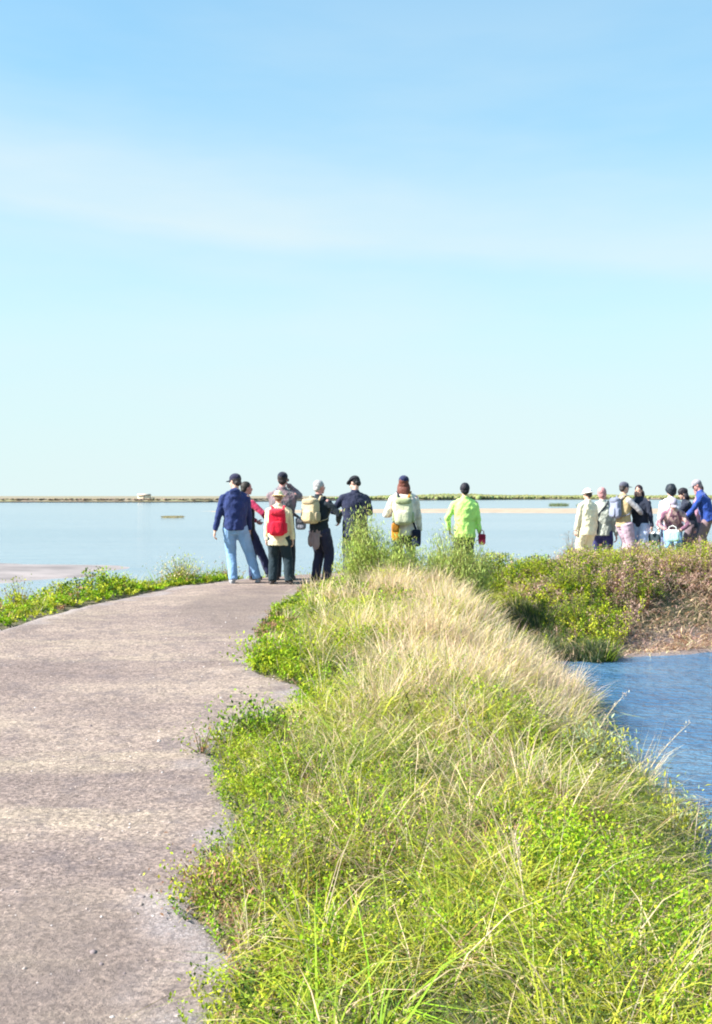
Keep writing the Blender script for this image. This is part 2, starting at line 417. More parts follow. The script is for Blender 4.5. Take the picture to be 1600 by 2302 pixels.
# A1: green and yellow-green grass
x, y = scatter(21000, -1.2, 3.6, 1.4, 16.5, regA)
k = rng.uniform(0, 1, len(x)) < (.30 + .70 * clump(x, y, 2.3, 101, -.12, .08)) * (1 - .62 * straw_w(x, y)); x, y = x[k], y[k]
grass_field('green_grass', x, y, 15, lambda x, y: (.13 + .20 * sst(0, .9, dpath(x, y))) * (.50 + .60 * clump(x, y, 2.0, 7, -.16, .16) + .45 * clump(x, y, 5.0, 9, -.1, .14)), .95, .35, .0068,
            lambda x, y: mixcol([.22 + 1.0 * clump(x, y, 1.5, 171, .03, .12), .8, .25 + 1.6 * clump(x, y, 1.1, 172, -.03, .1) + .5 * straw_w(x, y), .05 + .9 * clump(x, y, 1.7, 173, .06, .14), .2 + .7 * clump(x, y, 1.9, 174, .05, .14)], [G_DEEP, G_MID, G_YEL, RUST, STRAW2], x, y),
            'long green and yellow grass covering the verge between path and pond')
x, y = scatter(1500, -1.0, 3.0, 1.6, 13, regA); k = (dpath(x, y) > .25) & (clump(x, y, 1.6, 181, .0, .1) > rng.uniform(0, 1, len(x))); x, y = x[k], y[k]
grass_field('coarse_grass', x, y, 34, lambda x, y: .34 + .14 * clump(x, y, 1.3, 183), 1.25, .22, .0085,
            lambda x, y: mixcol([.7 + 0 * x, .7, .1, .2], [G_MID, G_YEL, BRIGHT, G_DEEP], x, y), 'coarse arching green tussocks standing out of the verge grass', rad=.07)
# A2: tall straw-coloured grass
x, y = scatter(21000, -1.2, 3.6, 3.5, 16.4, regA)
k = rng.uniform(0, 1, len(x)) < straw_w(x, y) * .85 * (.14 + .86 * clump(x, y, 1.9, 105, -.05, .1)) + .05; x, y = x[k], y[k]
grass_field('dry_grass', x, y, 13, lambda x, y: (.26 + .30 * clump(x, y, 2.3, 103, -.12, .12)) * (.6 + .4 * sst(0, .5, dpath(x, y))) * (1 - .65 * gulw(x, y)), .50, .16, .0046,
            lambda x, y: mixcol([.55, .35, .14 + 0 * x], [STRAW, STRAW2, G_YEL], x, y),
            'tall straw coloured dry grass on the middle of the verge above the pond')
# A3: leafy low plants
def leafw(x, y):
    e = 1 - sst(.05, .60, dpath(x, y)); br = (1 - sst(4.2, 6.6, y)) * sst(.3, 1.1, x)
    return np.clip((.8 * e + .9 * br) * (.35 + .65 * clump(x, y, 2.1, 112, -.12, .06)) + .42 * clump(x, y, 1.5, 111, .02, .12), 0, 1)
x, y = scatter(24000, -1.2, 3.6, 1.4, 16.4, lambda x, y: (dpath(x, y) > -.06) & land(x, y, 0) & (y < 16.4) & (x > -1.3) & ~((x > 2.6) & (y > 13.0)))
k = rng.uniform(0, 1, len(x)) < leafw(x, y) * (1 - .8 * straw_w(x, y)); x, y = x[k], y[k]
leaf_field('leafy_ground_cover', x, y, 32, lambda x, y: .10 + .13 * sst(0, .7, dpath(x, y)) * (.6 + clump(x, y, 1.9, 113)), .09, .017,
           lambda x, y: mixcol([.35 + 0 * x, .5, .25 + 1.1 * (1 - sst(3.8, 5.4, y)) * sst(.5, 1.2, x), .5 * (1 - sst(.1, .5, dpath(x, y))) * sst(.0, .1, fbm(x * 1.2, y * 1.2, 3, 117)), .45],
                               [G_DEEP, G_MID, BRIGHT, RUST, LIME], x, y),
           'low yellow green leafy plants edging the path and filling the near verge')

# A4: dead grass litter scattered over the path edge
x, y = scatter(9000, -4.4, 2, 1.6, 16.5, lambda x, y: (dpath(x, y) > -.32 * rng.uniform(0, 1, x.shape) ** 1.6) & (dpath(x, y) < .08) & (x < 0))
grass_field('grass_litter', x, y, 2, lambda x, y: .05 + 0 * x, .15, 1.45, .004, lambda x, y: mixcol([.6 + 0 * x, .5, .4], [STRAW2, RUST, G_DEEP], x, y),
            'broken dead grass blades lying along the gravel edge', rad=.05)
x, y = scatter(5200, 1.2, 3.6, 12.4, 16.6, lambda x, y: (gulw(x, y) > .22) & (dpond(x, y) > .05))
grass_field('gully_shade_rushes', x, y, 12, lambda x, y: .20 + .14 * clump(x, y, 1.7, 201), .35, .15, .007,
            lambda x, y: mixcol([1 + 0 * x, .35, .12], [np.array((.030, .075, .035)), G_DEEP, G_MID], x, y), 'blue green rushes growing down in the gully, its shade put into their dark colour')  # rush colour darkened to paint in the shade of the gully
# B: right bank ground layer
regB = lambda x, y: (dpath(x, y) > -.02) & land(x, y, .0) & (y > 13.4) & (y < 27) & (x > .2)
pinkw = lambda x, y: sst(-.03, .1, fbm(x * .7, y * .9, 3, 121)) * .8 + .7 * (1 - sst(.3, 1.6, dpond(x, y))) * sst(3.4, 4.4, x)
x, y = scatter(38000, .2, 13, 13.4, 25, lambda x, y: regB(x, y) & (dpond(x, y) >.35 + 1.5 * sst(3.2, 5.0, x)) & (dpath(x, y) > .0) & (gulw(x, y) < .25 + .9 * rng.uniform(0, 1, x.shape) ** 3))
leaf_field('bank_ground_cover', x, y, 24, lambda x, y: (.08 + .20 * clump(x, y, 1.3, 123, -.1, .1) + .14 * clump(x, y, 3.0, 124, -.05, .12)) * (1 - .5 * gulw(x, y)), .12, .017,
           lambda x, y: mixcol([.15 + 6 * gulw(x, y) + 1.6 * clump(x, y, 1.3, 191, .04, .12), .6, .1 + 1.2 * clump(x, y, .9, 192, .0, .1), pinkw(x, y) * 2.2 + .15 + 2.5 * sst(3.6, 5.2, x) * (1 - sst(1.2, 2.6, dpond(x, y))) + .5 * sst(4, 6, x), pinkw(x, y) * .8, .15 + 1.2 * clump(x, y, 1.1, 193, .0, .12)], [G_DEEP, G_MID, LIME, PINKB, RUST, G_YEL], x, y),  # leaves turn deep green inside the gully, painting its shade into their colour
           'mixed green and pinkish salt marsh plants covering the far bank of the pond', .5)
# C: left bank and lagoon side
x, y = scatter(42000, -9, 6, 6, 24, lambda x, y: (dpath(x, y) > .03) & (dcoast(x, y) > .0) & ((x < -2) | (y > 17.8)) & (x < 3.4))
k = rng.uniform(0, 1, len(x)) < .7 + .3 * clump(x, y, 1.0, 131); x, y = x[k], y[k]
leaf_field('lagoon_side_ground_cover', x, y, 20, lambda x, y: (.05 + .24 * sst(0, .9, dpath(x, y))) * (.4 + .6 * clump(x, y, .9, 133) + .45 * clump(x, y, 3, 134, -.05, .12)), .11, .019,
           lambda x, y: mixcol([.15 + 1.4 * clump(x, y, 1.5, 194, .04, .12), .7, .2 + 1.2 * clump(x, y, .9, 195, 0, .1), .1 + .8 * clump(x, y, 1.1, 196, .05, .12), .2 + 1.0 * clump(x, y, .7, 137)], [G_DEEP, G_MID, BRIGHT, RUST, G_YEL], x, y),
           'bright green leafy plants along the left bank between path and lagoon')
x, y = scatter(9000, -9, 4, 6, 24, lambda x, y: (dpath(x, y) > .15) & (dcoast(x, y) > .1) & ((x < -2) | (y > 17.8)) & (x < 3.4))
k = rng.uniform(0, 1, len(x)) < .25 + .6 * clump(x, y, .9, 141); x, y = x[k], y[k]
grass_field('lagoon_side_grass', x, y, 9, lambda x, y: .20 + .16 * clump(x, y, .8, 143), .5, .2, .005,
            lambda x, y: mixcol([.7 + 0 * x, .6, .25], [G_MID, G_YEL, STRAW2], x, y), 'thin green grass scattered through the left lagoon bank')
# brown dead stems lying on the eroded pond bank
x, y = scatter(15000, 2.4, 13, 13.4, 20, lambda x, y: (dpond(x, y) > .30) & (dpond(x, y) < 2.8) & (x > 2.3) & (y > 13.6))
grass_field('dead_stems', x, y, 6, lambda x, y: .14 + .20 * clump(x, y, 1.6, 151, -.05, .1), .9, .6, .008,
            lambda x, y: mixcol([.35 + 0 * x, 1.0, .2], [RUST, PINKB, STRAW2], x, y), 'tangled pinkish brown dead stems on the eroded bank beside the pond', rad=.12)

# individual plants ------------------------------------------------------
def shrub(name, x, y, r, h, nst, leaf, cols, label, group=None, cat='shrub', asp=.5, nleaf=22, feather=False, base=None, mat=None, lx=0):
    z = gz(x, y) - .03 if base is None else base
    root = empty(name, (x, y, z), label, cat, group)
    SV = []; SQ = []; LV = []; LT = []; LC = []; nb = 0
    P = []; CC = []
    for s in range(nst):
        a = random.uniform(0, 2 * math.pi); rr = r * math.sqrt(random.random()); L = h * random.uniform(.55, 1.05) * (1 - .45 * (rr / r) ** 2)
        p0 = np.array((random.uniform(-.1, .1) * r, random.uniform(-.1, .1) * r, 0)); p3 = np.array((math.cos(a) * rr + lx * L, math.sin(a) * rr, L))
        p1 = np.array((p3[0] * .25, p3[1] * .25, L * .45))
        pts = [(1 - t) ** 2 * p0 + 2 * t * (1 - t) * p1 + t * t * p3 for t in np.linspace(0, 1, 5)]
        w0 = .006 + .004 * h
        for q, pt in enumerate(pts):
            w = w0 * (1 - .8 * q / 4)
            for v in range(3): SV.append(pt + np.array((math.cos(v * 2.094), math.sin(v * 2.094), 0)) * w)
        for q in range(4):
            for v in range(3):
                SQ.append((nb + q * 3 + v, nb + q * 3 + (v + 1) % 3, nb + q * 3 + 3 + (v + 1) % 3, nb + q * 3 + 3 + v))
        nb += 15
        tl = np.random.default_rng(s).uniform(.2 if not feather else .25, 1.02, nleaf)
        sp = (.05 + .10 * r) if not feather else .075
        pp = np.stack([(1 - t) ** 2 * p0 + 2 * t * (1 - t) * p1 + t * t * p3 for t in tl]) + rng.normal(0, sp, (nleaf, 3)) * np.array((1, 1, .6))
        pp[:, 2] = np.maximum(pp[:, 2], .02)
        P.append(pp); c = cols[random.randrange(len(cols))]; CC.append(cjit(c, nleaf, .2))
    P = np.concatenate(P); CC = np.concatenate(CC)
    link('stem', npmesh('stem', np.array(SV), SQ), M_STEM, root)
    V, T, C = leaves(P, leaf * rng.uniform(.6, 1.4, len(P)), asp, CC, .7 if not feather else 1.1)
    link('foliage', npmesh('foliage', V, None, T, colors=C), M_LEAF, root)
    return root
FEN = [np.array((.46, .55, .14)), np.array((.55, .60, .20)), np.array((.38, .48, .10))]
shrub('tall_feathery_plant', 0.12, 14.6, .36, 1.28, 105, .055, FEN, 'tall light green feathery plant in front of the man in a dark jacket', 'feathery plants at the bend', 'plant', .16, 85, True)
shrub('tall_feathery_plant', .58, 14.5, .38, .92, 95, .055, FEN, 'light green feathery plant in front of the person with the orange bag', 'feathery plants at the bend', 'plant', .16, 80, True)
shrub('tall_feathery_plant', 1.46, 14.9, .58, 1.42, 250, .055, FEN, 'wide light green feathery plant below the man in the lime jacket', 'feathery plants at the bend', 'plant', .16, 85, True)
GR = [G_MID, G_YEL, G_DEEP]; BR = [BRIGHT, G_MID, LIME]
shrub('bush', -2.85, 16.6, .42, .62, 80, .03, [G_YEL, G_MID, STRAW2], 'olive bush by the left path edge, left of the man in light jeans', 'bushes on the left bank', nleaf=30)
shrub('bush', -2.25, 17.6, .30, .42, 40, .03, [G_YEL, RUST, G_MID], 'small brownish bush just behind the man in light jeans', 'bushes on the left bank', nleaf=26)
shrub('bush', -4.35, 13.2, .30, .52, 40, .028, [G_YEL, RUST, G_MID], 'brown tipped spiky bush at the left edge of the picture', 'bushes on the left bank', nleaf=26)
shrub('bush', -3.55, 14.9, .35, .34, 40, .028, [G_MID, LIME, BRIGHT], 'bright green low bush at the path edge on the left bank', 'bushes on the left bank', nleaf=26)
shrub('bush', -1.05, 19.0, .45, .42, 50, .03, [G_YEL, G_MID], 'yellow green bush seen between the child and the man with the tan backpack', 'bushes behind the walkers', nleaf=28)
shrub('bush', -.30, 19.3, .45, .48, 50, .03, [G_YEL, G_MID], 'yellow green bush behind the man in pale trousers', 'bushes behind the walkers', nleaf=28)
shrub('verge_plant', -.80, 9.1, .36, .30, 50, .03, BR, 'bright green leafy plant jutting over the path beyond the gravel bay', 'leafy plants at the path edge', 'plant', .6, 30)
shrub('verge_plant', -.62, 6.55, .34, .30, 55, .024, [G_MID, BRIGHT, G_DEEP], 'leafy green plant on the near side of the gravel bay', 'leafy plants at the path edge', 'plant', .6, 30)
shrub('verge_plant', -.95, 6.25, .16, .22, 16, .02, [G_MID, G_DEEP, RUST], 'small sprig with dark stems reaching furthest onto the path', 'leafy plants at the path edge', 'plant', .5, 16)
shrub('verge_plant', -.55, 4.05, .26, .18, 45, .017, [RUST, G_YEL, G_MID], 'reddish green low plant spilling onto the gravel in the near verge', 'leafy plants at the path edge', 'plant', .6, 30)
shrub('verge_plant', 1.15, 3.75, .42, .30, 80, .021, [BRIGHT, LIME, BRIGHT], 'vivid green small leaved plant in the bottom right corner', 'vivid leafy plants', 'plant', .6, 34)
shrub('verge_plant', .86, 4.35, .34, .30, 60, .021, [LIME, BRIGHT], 'yellow green small leaved plant above the bottom right corner', 'vivid leafy plants', 'plant', .6, 34)
shrub('sage_plant', 1.62, 7.0, .36, .52, 130, .042, [SAGE, SAGE, G_YEL], 'pale sage green spiky plant overlooking the near pond edge', None, 'plant', .25, 30)
shrub('sage_plant', 1.98, 6.45, .28, .44, 80, .040, [SAGE, G_YEL], 'smaller sage green plant at the right frame edge by the water', None, 'plant', .25, 28)
# shrubs over the right bank
spots = [(2.35, 16.7, .42, .45, 'green'), (2.95, 17.0, .45, .48, 'yellow'), (3.3, 15.9, .42, .46, 'green'), (3.2, 14.9, .42, .50, 'dark green'), (4.1, 16.9, .48, .50, 'yellow'),
         (4.75, 17.4, .45, .50, 'pinkish brown'), (5.5, 18.2, .48, .50, 'green'), (4.5, 15.95, .36, .38, 'dark green'), (5.3, 17.0, .40, .42, 'pinkish brown'),
         (6.3, 18.7, .48, .55, 'pinkish brown'), (6.2, 17.6, .42, .44, 'pinkish brown'), (7.0, 18.6, .5, .62, 'pinkish brown'), (3.9, 18.4, .4, .42, 'pinkish brown'), (7.4, 19.4, .5, .6, 'yellow')]
where = ['at the head of the gully', 'left of the widest bank patch', 'above the dark gully', 'hanging over the corner of the pond', 'below the person in cream', 'below the man in the tan vest',
         'below the woman in pale blue trousers', 'halfway down the bank beside the pond corner', 'above the bare eroded bank', 'below the crouching person', 'low on the bank near the right edge',
         'at the right frame edge below the blue jacket', 'standing tall at the crest left of the person in cream', 'at the crest beside the blue jacket']
CT = {'green': [G_MID, LIME, G_DEEP], 'yellow': [LIME, G_YEL, G_MID], 'dark green': [G_DEEP, G_MID, G_DEEP], 'pinkish brown': [PINKB, RUST, G_YEL]}
for (x, y, r, h, c), wh in zip(spots, where):
    shrub('salt_bush', x, y, r, h, 75, .023, CT[c], f'{c} salt marsh shrub {wh}', 'salt marsh shrubs on the pond bank', nleaf=40)
tw = shrub('twiggy_shrub', 4.02, 19.2, .16, .75, 16, .022, [PINKB, RUST], 'upright pinkish twiggy shrub left of the person in cream clothes', None, nleaf=26)

# tall dry stalks leaning over the water
def stalk(x, y, h, lx, ly, label):
    z = gz(x, y); root = empty('dry_stalk', (x, y, z - .02), label, 'stalk', 'dry stalks leaning over the pond')
    V = []; Q = []; n = 10
    for k in range(n):
        t = k / (n - 1); c = (lx * t * t, ly * t * t, h * t); w = .006 * (1 - .7 * t)
        for v in range(4): V.append((c[0] + w * math.cos(v * 1.571), c[1] + w * math.sin(v * 1.571), c[2]))
    for k in range(n - 1):
        for v in range(4): Q.append((k * 4 + v, k * 4 + (v + 1) % 4, k * 4 + 4 + (v + 1) % 4, k * 4 + 4 + v))
    link('stem', npmesh('stem', V, Q), M_STRAW, root)
    m = 46; t = rng.uniform(.66, 1.0, m); P = np.stack([lx * t * t, ly * t * t, h * t], 1) + rng.normal(0, .009, (m, 3))
    Vl, T, C = leaves(P, rng.uniform(.012, .026, m), .25, cjit(STRAW, m), 1.0)
    link('seed_head', npmesh('seed_head', Vl, None, T, colors=C), M_LEAF, root)
M_STRAW = plain('straw', (.62, .50, .30), .8)
stalk(1.92, 10.6, .62, .02, 0, 'upright dry stalk at the top of the dark gully corner')
stalk(1.98, 9.6, .60, .22, 0, 'dry stalk leaning right across the far pond corner')
stalk(1.80, 7.9, .62, .30, 0, 'dry stalk leaning over the middle of the pond')
stalk(1.95, 7.1, .66, .38, 0, 'longest dry stalk leaning right over the near pond')
stalk(.62, 3.7, .42, -.05, 0, 'straight pale stalk in the near verge at bottom centre')
stalk(1.0, 4.9, .42, .20, .05, 'bent pale stalk above the vivid green plants')

# white stone
def rock(name, x, y, r, mat, label):
    V, Fq = uvsph((0, 0, 0), (r * 1.6, r, r * .55), 14, 9); V = V * (1 + rng.normal(0, .04, (len(V), 1)))
    o = link(name, npmesh(name, V, *Fq, smooth=True), mat, None, (x, y, gz(x, y) + r * .3)); return tag(o, label, 'stone')
def uvsph(c, r, ns=16, nr=10, rot=None, p=1.0):
    V = []; Q = []; T = []
    f = lambda v: math.copysign(abs(v) ** p, v)
    V.append((0, 0, -1))
    for i in range(1, nr):
        ph = -math.pi / 2 + math.pi * i / nr
        for j in range(ns):
            th = 2 * math.pi * j / ns; V.append((f(math.cos(ph)) * f(math.cos(th)), f(math.cos(ph)) * f(math.sin(th)), f(math.sin(ph))))
    V.append((0, 0, 1)); V = np.array(V) * np.array(r)
    if rot is not None: V = V @ np.array(rot).T
    V = V + np.array(c)
    for j in range(ns): T.append((0, 1 + (j + 1) % ns, 1 + j)); T.append((len(V) - 1, 1 + (nr - 2) * ns + j, 1 + (nr - 2) * ns + (j + 1) % ns))
    for i in range(nr - 2):
        for j in range(ns): a = 1 + i * ns; Q.append((a + j, a + (j + 1) % ns, a + ns + (j + 1) % ns, a + ns + j))
    return V, (Q, T)
rock('pale_stone', 1.0, 16.6, .07, plain('pale_stone', (.6, .55, .52), .8), 'pale flat stone beside the path behind the tall grass')

# pebbles on the path
n = 9000; x = rng.uniform(-4.2, -.2, n); y = 1.6 + rng.uniform(0, 1, n) ** 1.6 * 11
k = (dpath(x, y) < .12) & (dpath(x, y) > -2.2 * rng.uniform(0, 1, n) ** 1.5) & visible(x, y); x, y = x[k], y[k]; n = len(x)
base = np.array([(1, 0, 0), (-1, 0, 0), (0, 1, 0), (0, -1, 0), (0, 0, .7), (0, 0, -.6)], float)
s = rng.gamma(3, .0020, n).clip(.002, .020); rotz = rng.uniform(0, 6.28, n)
B = base[None] * (s[:, None] * rng.uniform(.6, 1.3, (n, 1)))[:, :, None] * rng.uniform(.6, 1.2, (n, 6, 1))
ca, sa = np.cos(rotz)[:, None], np.sin(rotz)[:, None]
P = np.stack([B[:, :, 0] * ca - B[:, :, 1] * sa + x[:, None], B[:, :, 0] * sa + B[:, :, 1] * ca + y[:, None], B[:, :, 2] + (hfull(x, y) + .004)[:, None]], 2).reshape(-1, 3)
tri = np.array([(0, 2, 4), (2, 1, 4), (1, 3, 4), (3, 0, 4), (2, 0, 5), (1, 2, 5), (3, 1, 5), (0, 3, 5)])
T = ((np.arange(n) * 6)[:, None, None] + tri[None]).reshape(-1, 3)
cc = mixcol([.5 + 0 * x, .4, .2], [np.array((.36, .29, .26)), np.array((.48, .42, .40)), np.array((.2, .16, .16))], x, y)
mpb = veg_mat('pebbles', 0.0, .9)
tag(link('gravel', npmesh('gravel', P, None, T, colors=np.repeat(cc, 6, 0)), mpb), 'loose pebbles and small stones on the gravel path', 'gravel', kind='stuff')

# far scrub lumps --------------------------------------------------------
def lumps(name, X, Y, Z, S, cols, label, hz=.8):
    n = len(X); t = (1 + 5 ** .5) / 2
    ico = np.array([(-1, t, 0), (1, t, 0), (-1, -t, 0), (1, -t, 0), (0, -1, t), (0, 1, t), (0, -1, -t), (0, 1, -t), (t, 0, -1), (t, 0, 1), (-t, 0, -1), (-t, 0, 1)]) / 1.9
    f = np.array([(0, 11, 5), (0, 5, 1), (0, 1, 7), (0, 7, 10), (0, 10, 11), (1, 5, 9), (5, 11, 4), (11, 10, 2), (10, 7, 6), (7, 1, 8), (3, 9, 4), (3, 4, 2), (3, 2, 6), (3, 6, 8), (3, 8, 9), (4, 9, 5), (2, 4, 11), (6, 2, 10), (8, 6, 7), (9, 8, 1)])
    B = ico[None] * S[:, None, None] * rng.uniform(.65, 1.3, (n, 12, 1)); B[:, :, 2] *= hz
    P = (B + np.stack([X, Y, Z], 1)[:, None]).reshape(-1, 3)
    T = ((np.arange(n) * 12)[:, None, None] + f[None]).reshape(-1, 3)
    o = link(name, npmesh(name, P, None, T, colors=np.repeat(cols, 12, 0)), mpb); return tag(o, label, 'scrub', kind='stuff')
n = 11000; X = rng.uniform(-20, 330, n); dy = rng.uniform(3, 60, n); Y = shore(X) + dy
w = sst(-10, 40, X); S = rng.uniform(.35, .95, n) * (.5 + .9 * w) * (1 + 1.1 * np.clip(fbm(X * .03, X * 0, 3, 5) * 2, -.4, 1))
lumps('far_scrub', X, Y, .5 + 1.2 * w * (dy / 60), S, cjit((.20, .205, .085), n, .2), 'olive green scrub covering the far shore on the right')
n = 6000; X = rng.uniform(-190, 0, n); dy = rng.uniform(3, 60, n); Y = shore(X) + dy
lumps('far_reeds', X, Y, np.full(n, .5), rng.uniform(.4, .9, n), cjit((.24, .185, .14), n, .08), 'brownish low reeds covering the far shore on the left', .35)
# islet with rushes, and scrub tufts behind the sand spit
def tufted(name, cx, cy, rx, ry, nb, hh, label, cols):
    root = empty(name, (cx, cy, WATER), label, 'islet')
    o = bank('turf', 0, 0, rx, ry, .10, M_ISLE, 9); o.parent = root; o.location = (0, 0, -WATER)
    a = rng.uniform(0, 6.28, nb); r = np.sqrt(rng.uniform(0, 1, nb)) * .85
    P = np.stack([np.cos(a) * r * rx, np.sin(a) * r * ry, np.full(nb, .04)], 1)
    c = cjit(cols, nb, .2)
    V, Q, T, C = blades(P, rng.uniform(0, 6.28, nb), np.abs(rng.normal(.2, .2, nb)), np.abs(rng.normal(.4, .2, nb)), hh * rng.uniform(.5, 1.1, nb), np.full(nb, .045), c, c)
    link('rushes', npmesh('rushes', V, Q, T, colors=C), M_GRASS, root); return root
tufted('islet', -18.6, 104, 1.35, 2.2, 700, .20, 'small brown grassy islet out in the lagoon on the left', (.32, .27, .14))
tufted('islet', 44.0, 222, 2.6, 3, 900, .85, 'dark grassy islet behind the sandbank, nearer the middle', (.20, .24, .12))
tufted('islet', 49.5, 214, 4.0, 3, 1400, .75, 'longer grassy islet behind the sandbank beside the person in cream', (.22, .24, .12))
# small pale hut on the far shore
def boxv(x0, x1, y0, y1, z0, z1):
    V = np.array([(x, y, z) for z in (z0, z1) for y in (y0, y1) for x in (x0, x1)], float)
    Q = [(0, 2, 3, 1), (4, 5, 7, 6), (0, 1, 5, 4), (2, 6, 7, 3), (0, 4, 6, 2), (1, 3, 7, 5)]
    return V, Q
def boxes(L):
    V = []; Q = []; n = 0
    for bx in L:
        v, q = boxv(*bx); V.append(v); Q += [tuple(i + n for i in f) for f in q]; n += 8
    return np.concatenate(V), Q
hx, hy = (324 - 800) / F * 366, 366
root = empty('hut', (hx, hy, .05), 'small cream hut standing on the far shore of the lagoon', 'hut')
mc = plain('cream_render', (.80, .70, .50), .9)
link('wall', npmesh('wall', *boxes([(-2.1, 2.1, -1.4, 1.4, 0, 1.75)])), mc, root)
V = np.array([(-2.3, -1.6, 1.75), (2.3, -1.6, 1.75), (2.3, 1.6, 1.75), (-2.3, 1.6, 1.75), (-2.3, 0, 2.3), (2.3, 0, 2.3)], float)
link('roof', npmesh('roof', V, [(0, 1, 5, 4), (2, 3, 4, 5), (0, 3, 2, 1)], [(0, 4, 3), (1, 2, 5)]), plain('pale_tiles', (.66, .50, .38), .9), root)
link('door', npmesh('door', *boxes([(-.4, .35, -1.46, -1.4, 0, 1.5)])), plain('hut_door', (.45, .36, .26), .8), root)
link('annexe', npmesh('annexe', *boxes([(2.1, 3.6, -1.0, 1.0, 0, 1.0)])), plain('annexe_wall', (.50, .38, .30), .9), root)

# ------------------------------------------------------------------ people
def vec(a): return Vector(a)
def sph(c, r, rot=None, ns=16, nr=10, p=1.0):
    if isinstance(r, (int, float)): r = (r, r, r)
    return uvsph(tuple(c), r, ns, nr, rot, p)
def tube(pts, rads, ns=14, xref=(1, 0, 0)):
    pts = [Vector(p) for p in pts]; V = []; Q = []; T = []
    n = len(pts); xr = Vector(xref)
    for i, p in enumerate(pts):
        d = (pts[min(i + 1, n - 1)] - pts[max(i - 1, 0)]).normalized()
        s = (xr - d * xr.dot(d))
        if s.length < 1e-3: s = Vector((0, 1, 0)) - d * d.y
        s.normalize(); u = d.cross(s)
        r = rads[i]; ra, rb = (r, r) if isinstance(r, (int, float)) else r
        for j in range(ns):
            a = 2 * math.pi * j / ns; V.append(tuple(p + s * (ra * math.cos(a)) + u * (rb * math.sin(a))))
    for i in range(n - 1):
        for j in range(ns): Q.append((i * ns + j, i * ns + (j + 1) % ns, (i + 1) * ns + (j + 1) % ns, (i + 1) * ns + j))
    V.append(tuple(pts[0])); V.append(tuple(pts[-1])); a, b = len(V) - 2, len(V) - 1
    for j in range(ns): T.append((a, (j + 1) % ns, j)); T.append((b, (n - 1) * ns + j, (n - 1) * ns + (j + 1) % ns))
    return np.array(V), (Q, T)
def join(prims):
    V = []; Q = []; T = []; n = 0
    for v, (q, t) in prims:
        V.append(np.asarray(v)); Q += [tuple(i + n for i in f) for f in q]; T += [tuple(i + n for i in f) for f in t]; n += len(v)
    return np.concatenate(V), Q, T
TEX = bpy.data.textures.new('folds', 'CLOUDS'); TEX.noise_scale = .09; TEX.noise_depth = 2
def bake(prims, voxel, smooth=3, disp=0.0, ratio=None):
    V, Q, T = join(prims); me = npmesh('tmp', V, Q, T); o = bpy.data.objects.new('tmp', me); col.objects.link(o)
    m = o.modifiers.new('r', 'REMESH'); m.mode = 'VOXEL'; m.voxel_size = voxel
    if smooth: s = o.modifiers.new('s', 'SMOOTH'); s.iterations = smooth; s.factor = .5
    if disp:
        d = o.modifiers.new('d', 'DISPLACE'); d.texture = TEX; d.strength = disp; d.mid_level = .5; d.texture_coords = 'LOCAL'
    if ratio: dc = o.modifiers.new('c', 'DECIMATE'); dc.ratio = ratio
    dg = bpy.context.evaluated_depsgraph_get(); dg.update()
    r = bpy.data.meshes.new_from_object(o.evaluated_get(dg)); bpy.data.objects.remove(o); bpy.data.meshes.remove(me)
    r.polygons.foreach_set('use_smooth', np.ones(len(r.polygons), bool)); return r
def ik(a, t, l1, l2, pole):
    d = t - a; L = min(d.length, (l1 + l2) * .999); dn = d.normalized(); t = a + dn * L
    x = (l1 * l1 - l2 * l2 + L * L) / (2 * L); h = math.sqrt(max(0, l1 * l1 - x * x))
    pl = Vector(pole); pl = (pl - dn * pl.dot(dn)).normalized()
    return a + dn * x + pl * h, t

SKIN = plain('skin', (.62, .37, .28), .55, .06, 12); SKINR = plain('ruddy_skin', (.60, .28, .24), .55, .06, 12)
SKINS = {'n': SKIN, 'r': SKINR}
M_EYE = plain('eye_dark', (.03, .02, .02), .3); M_LIP = plain('lips', (.45, .16, .15), .5); M_SHOE = plain('shoe_dark', (.06, .05, .05), .6)
M_SHOE2 = plain('shoe_grey', (.32, .32, .34), .6); M_BLACK = plain('black_rubber', (.025, .025, .03), .45)

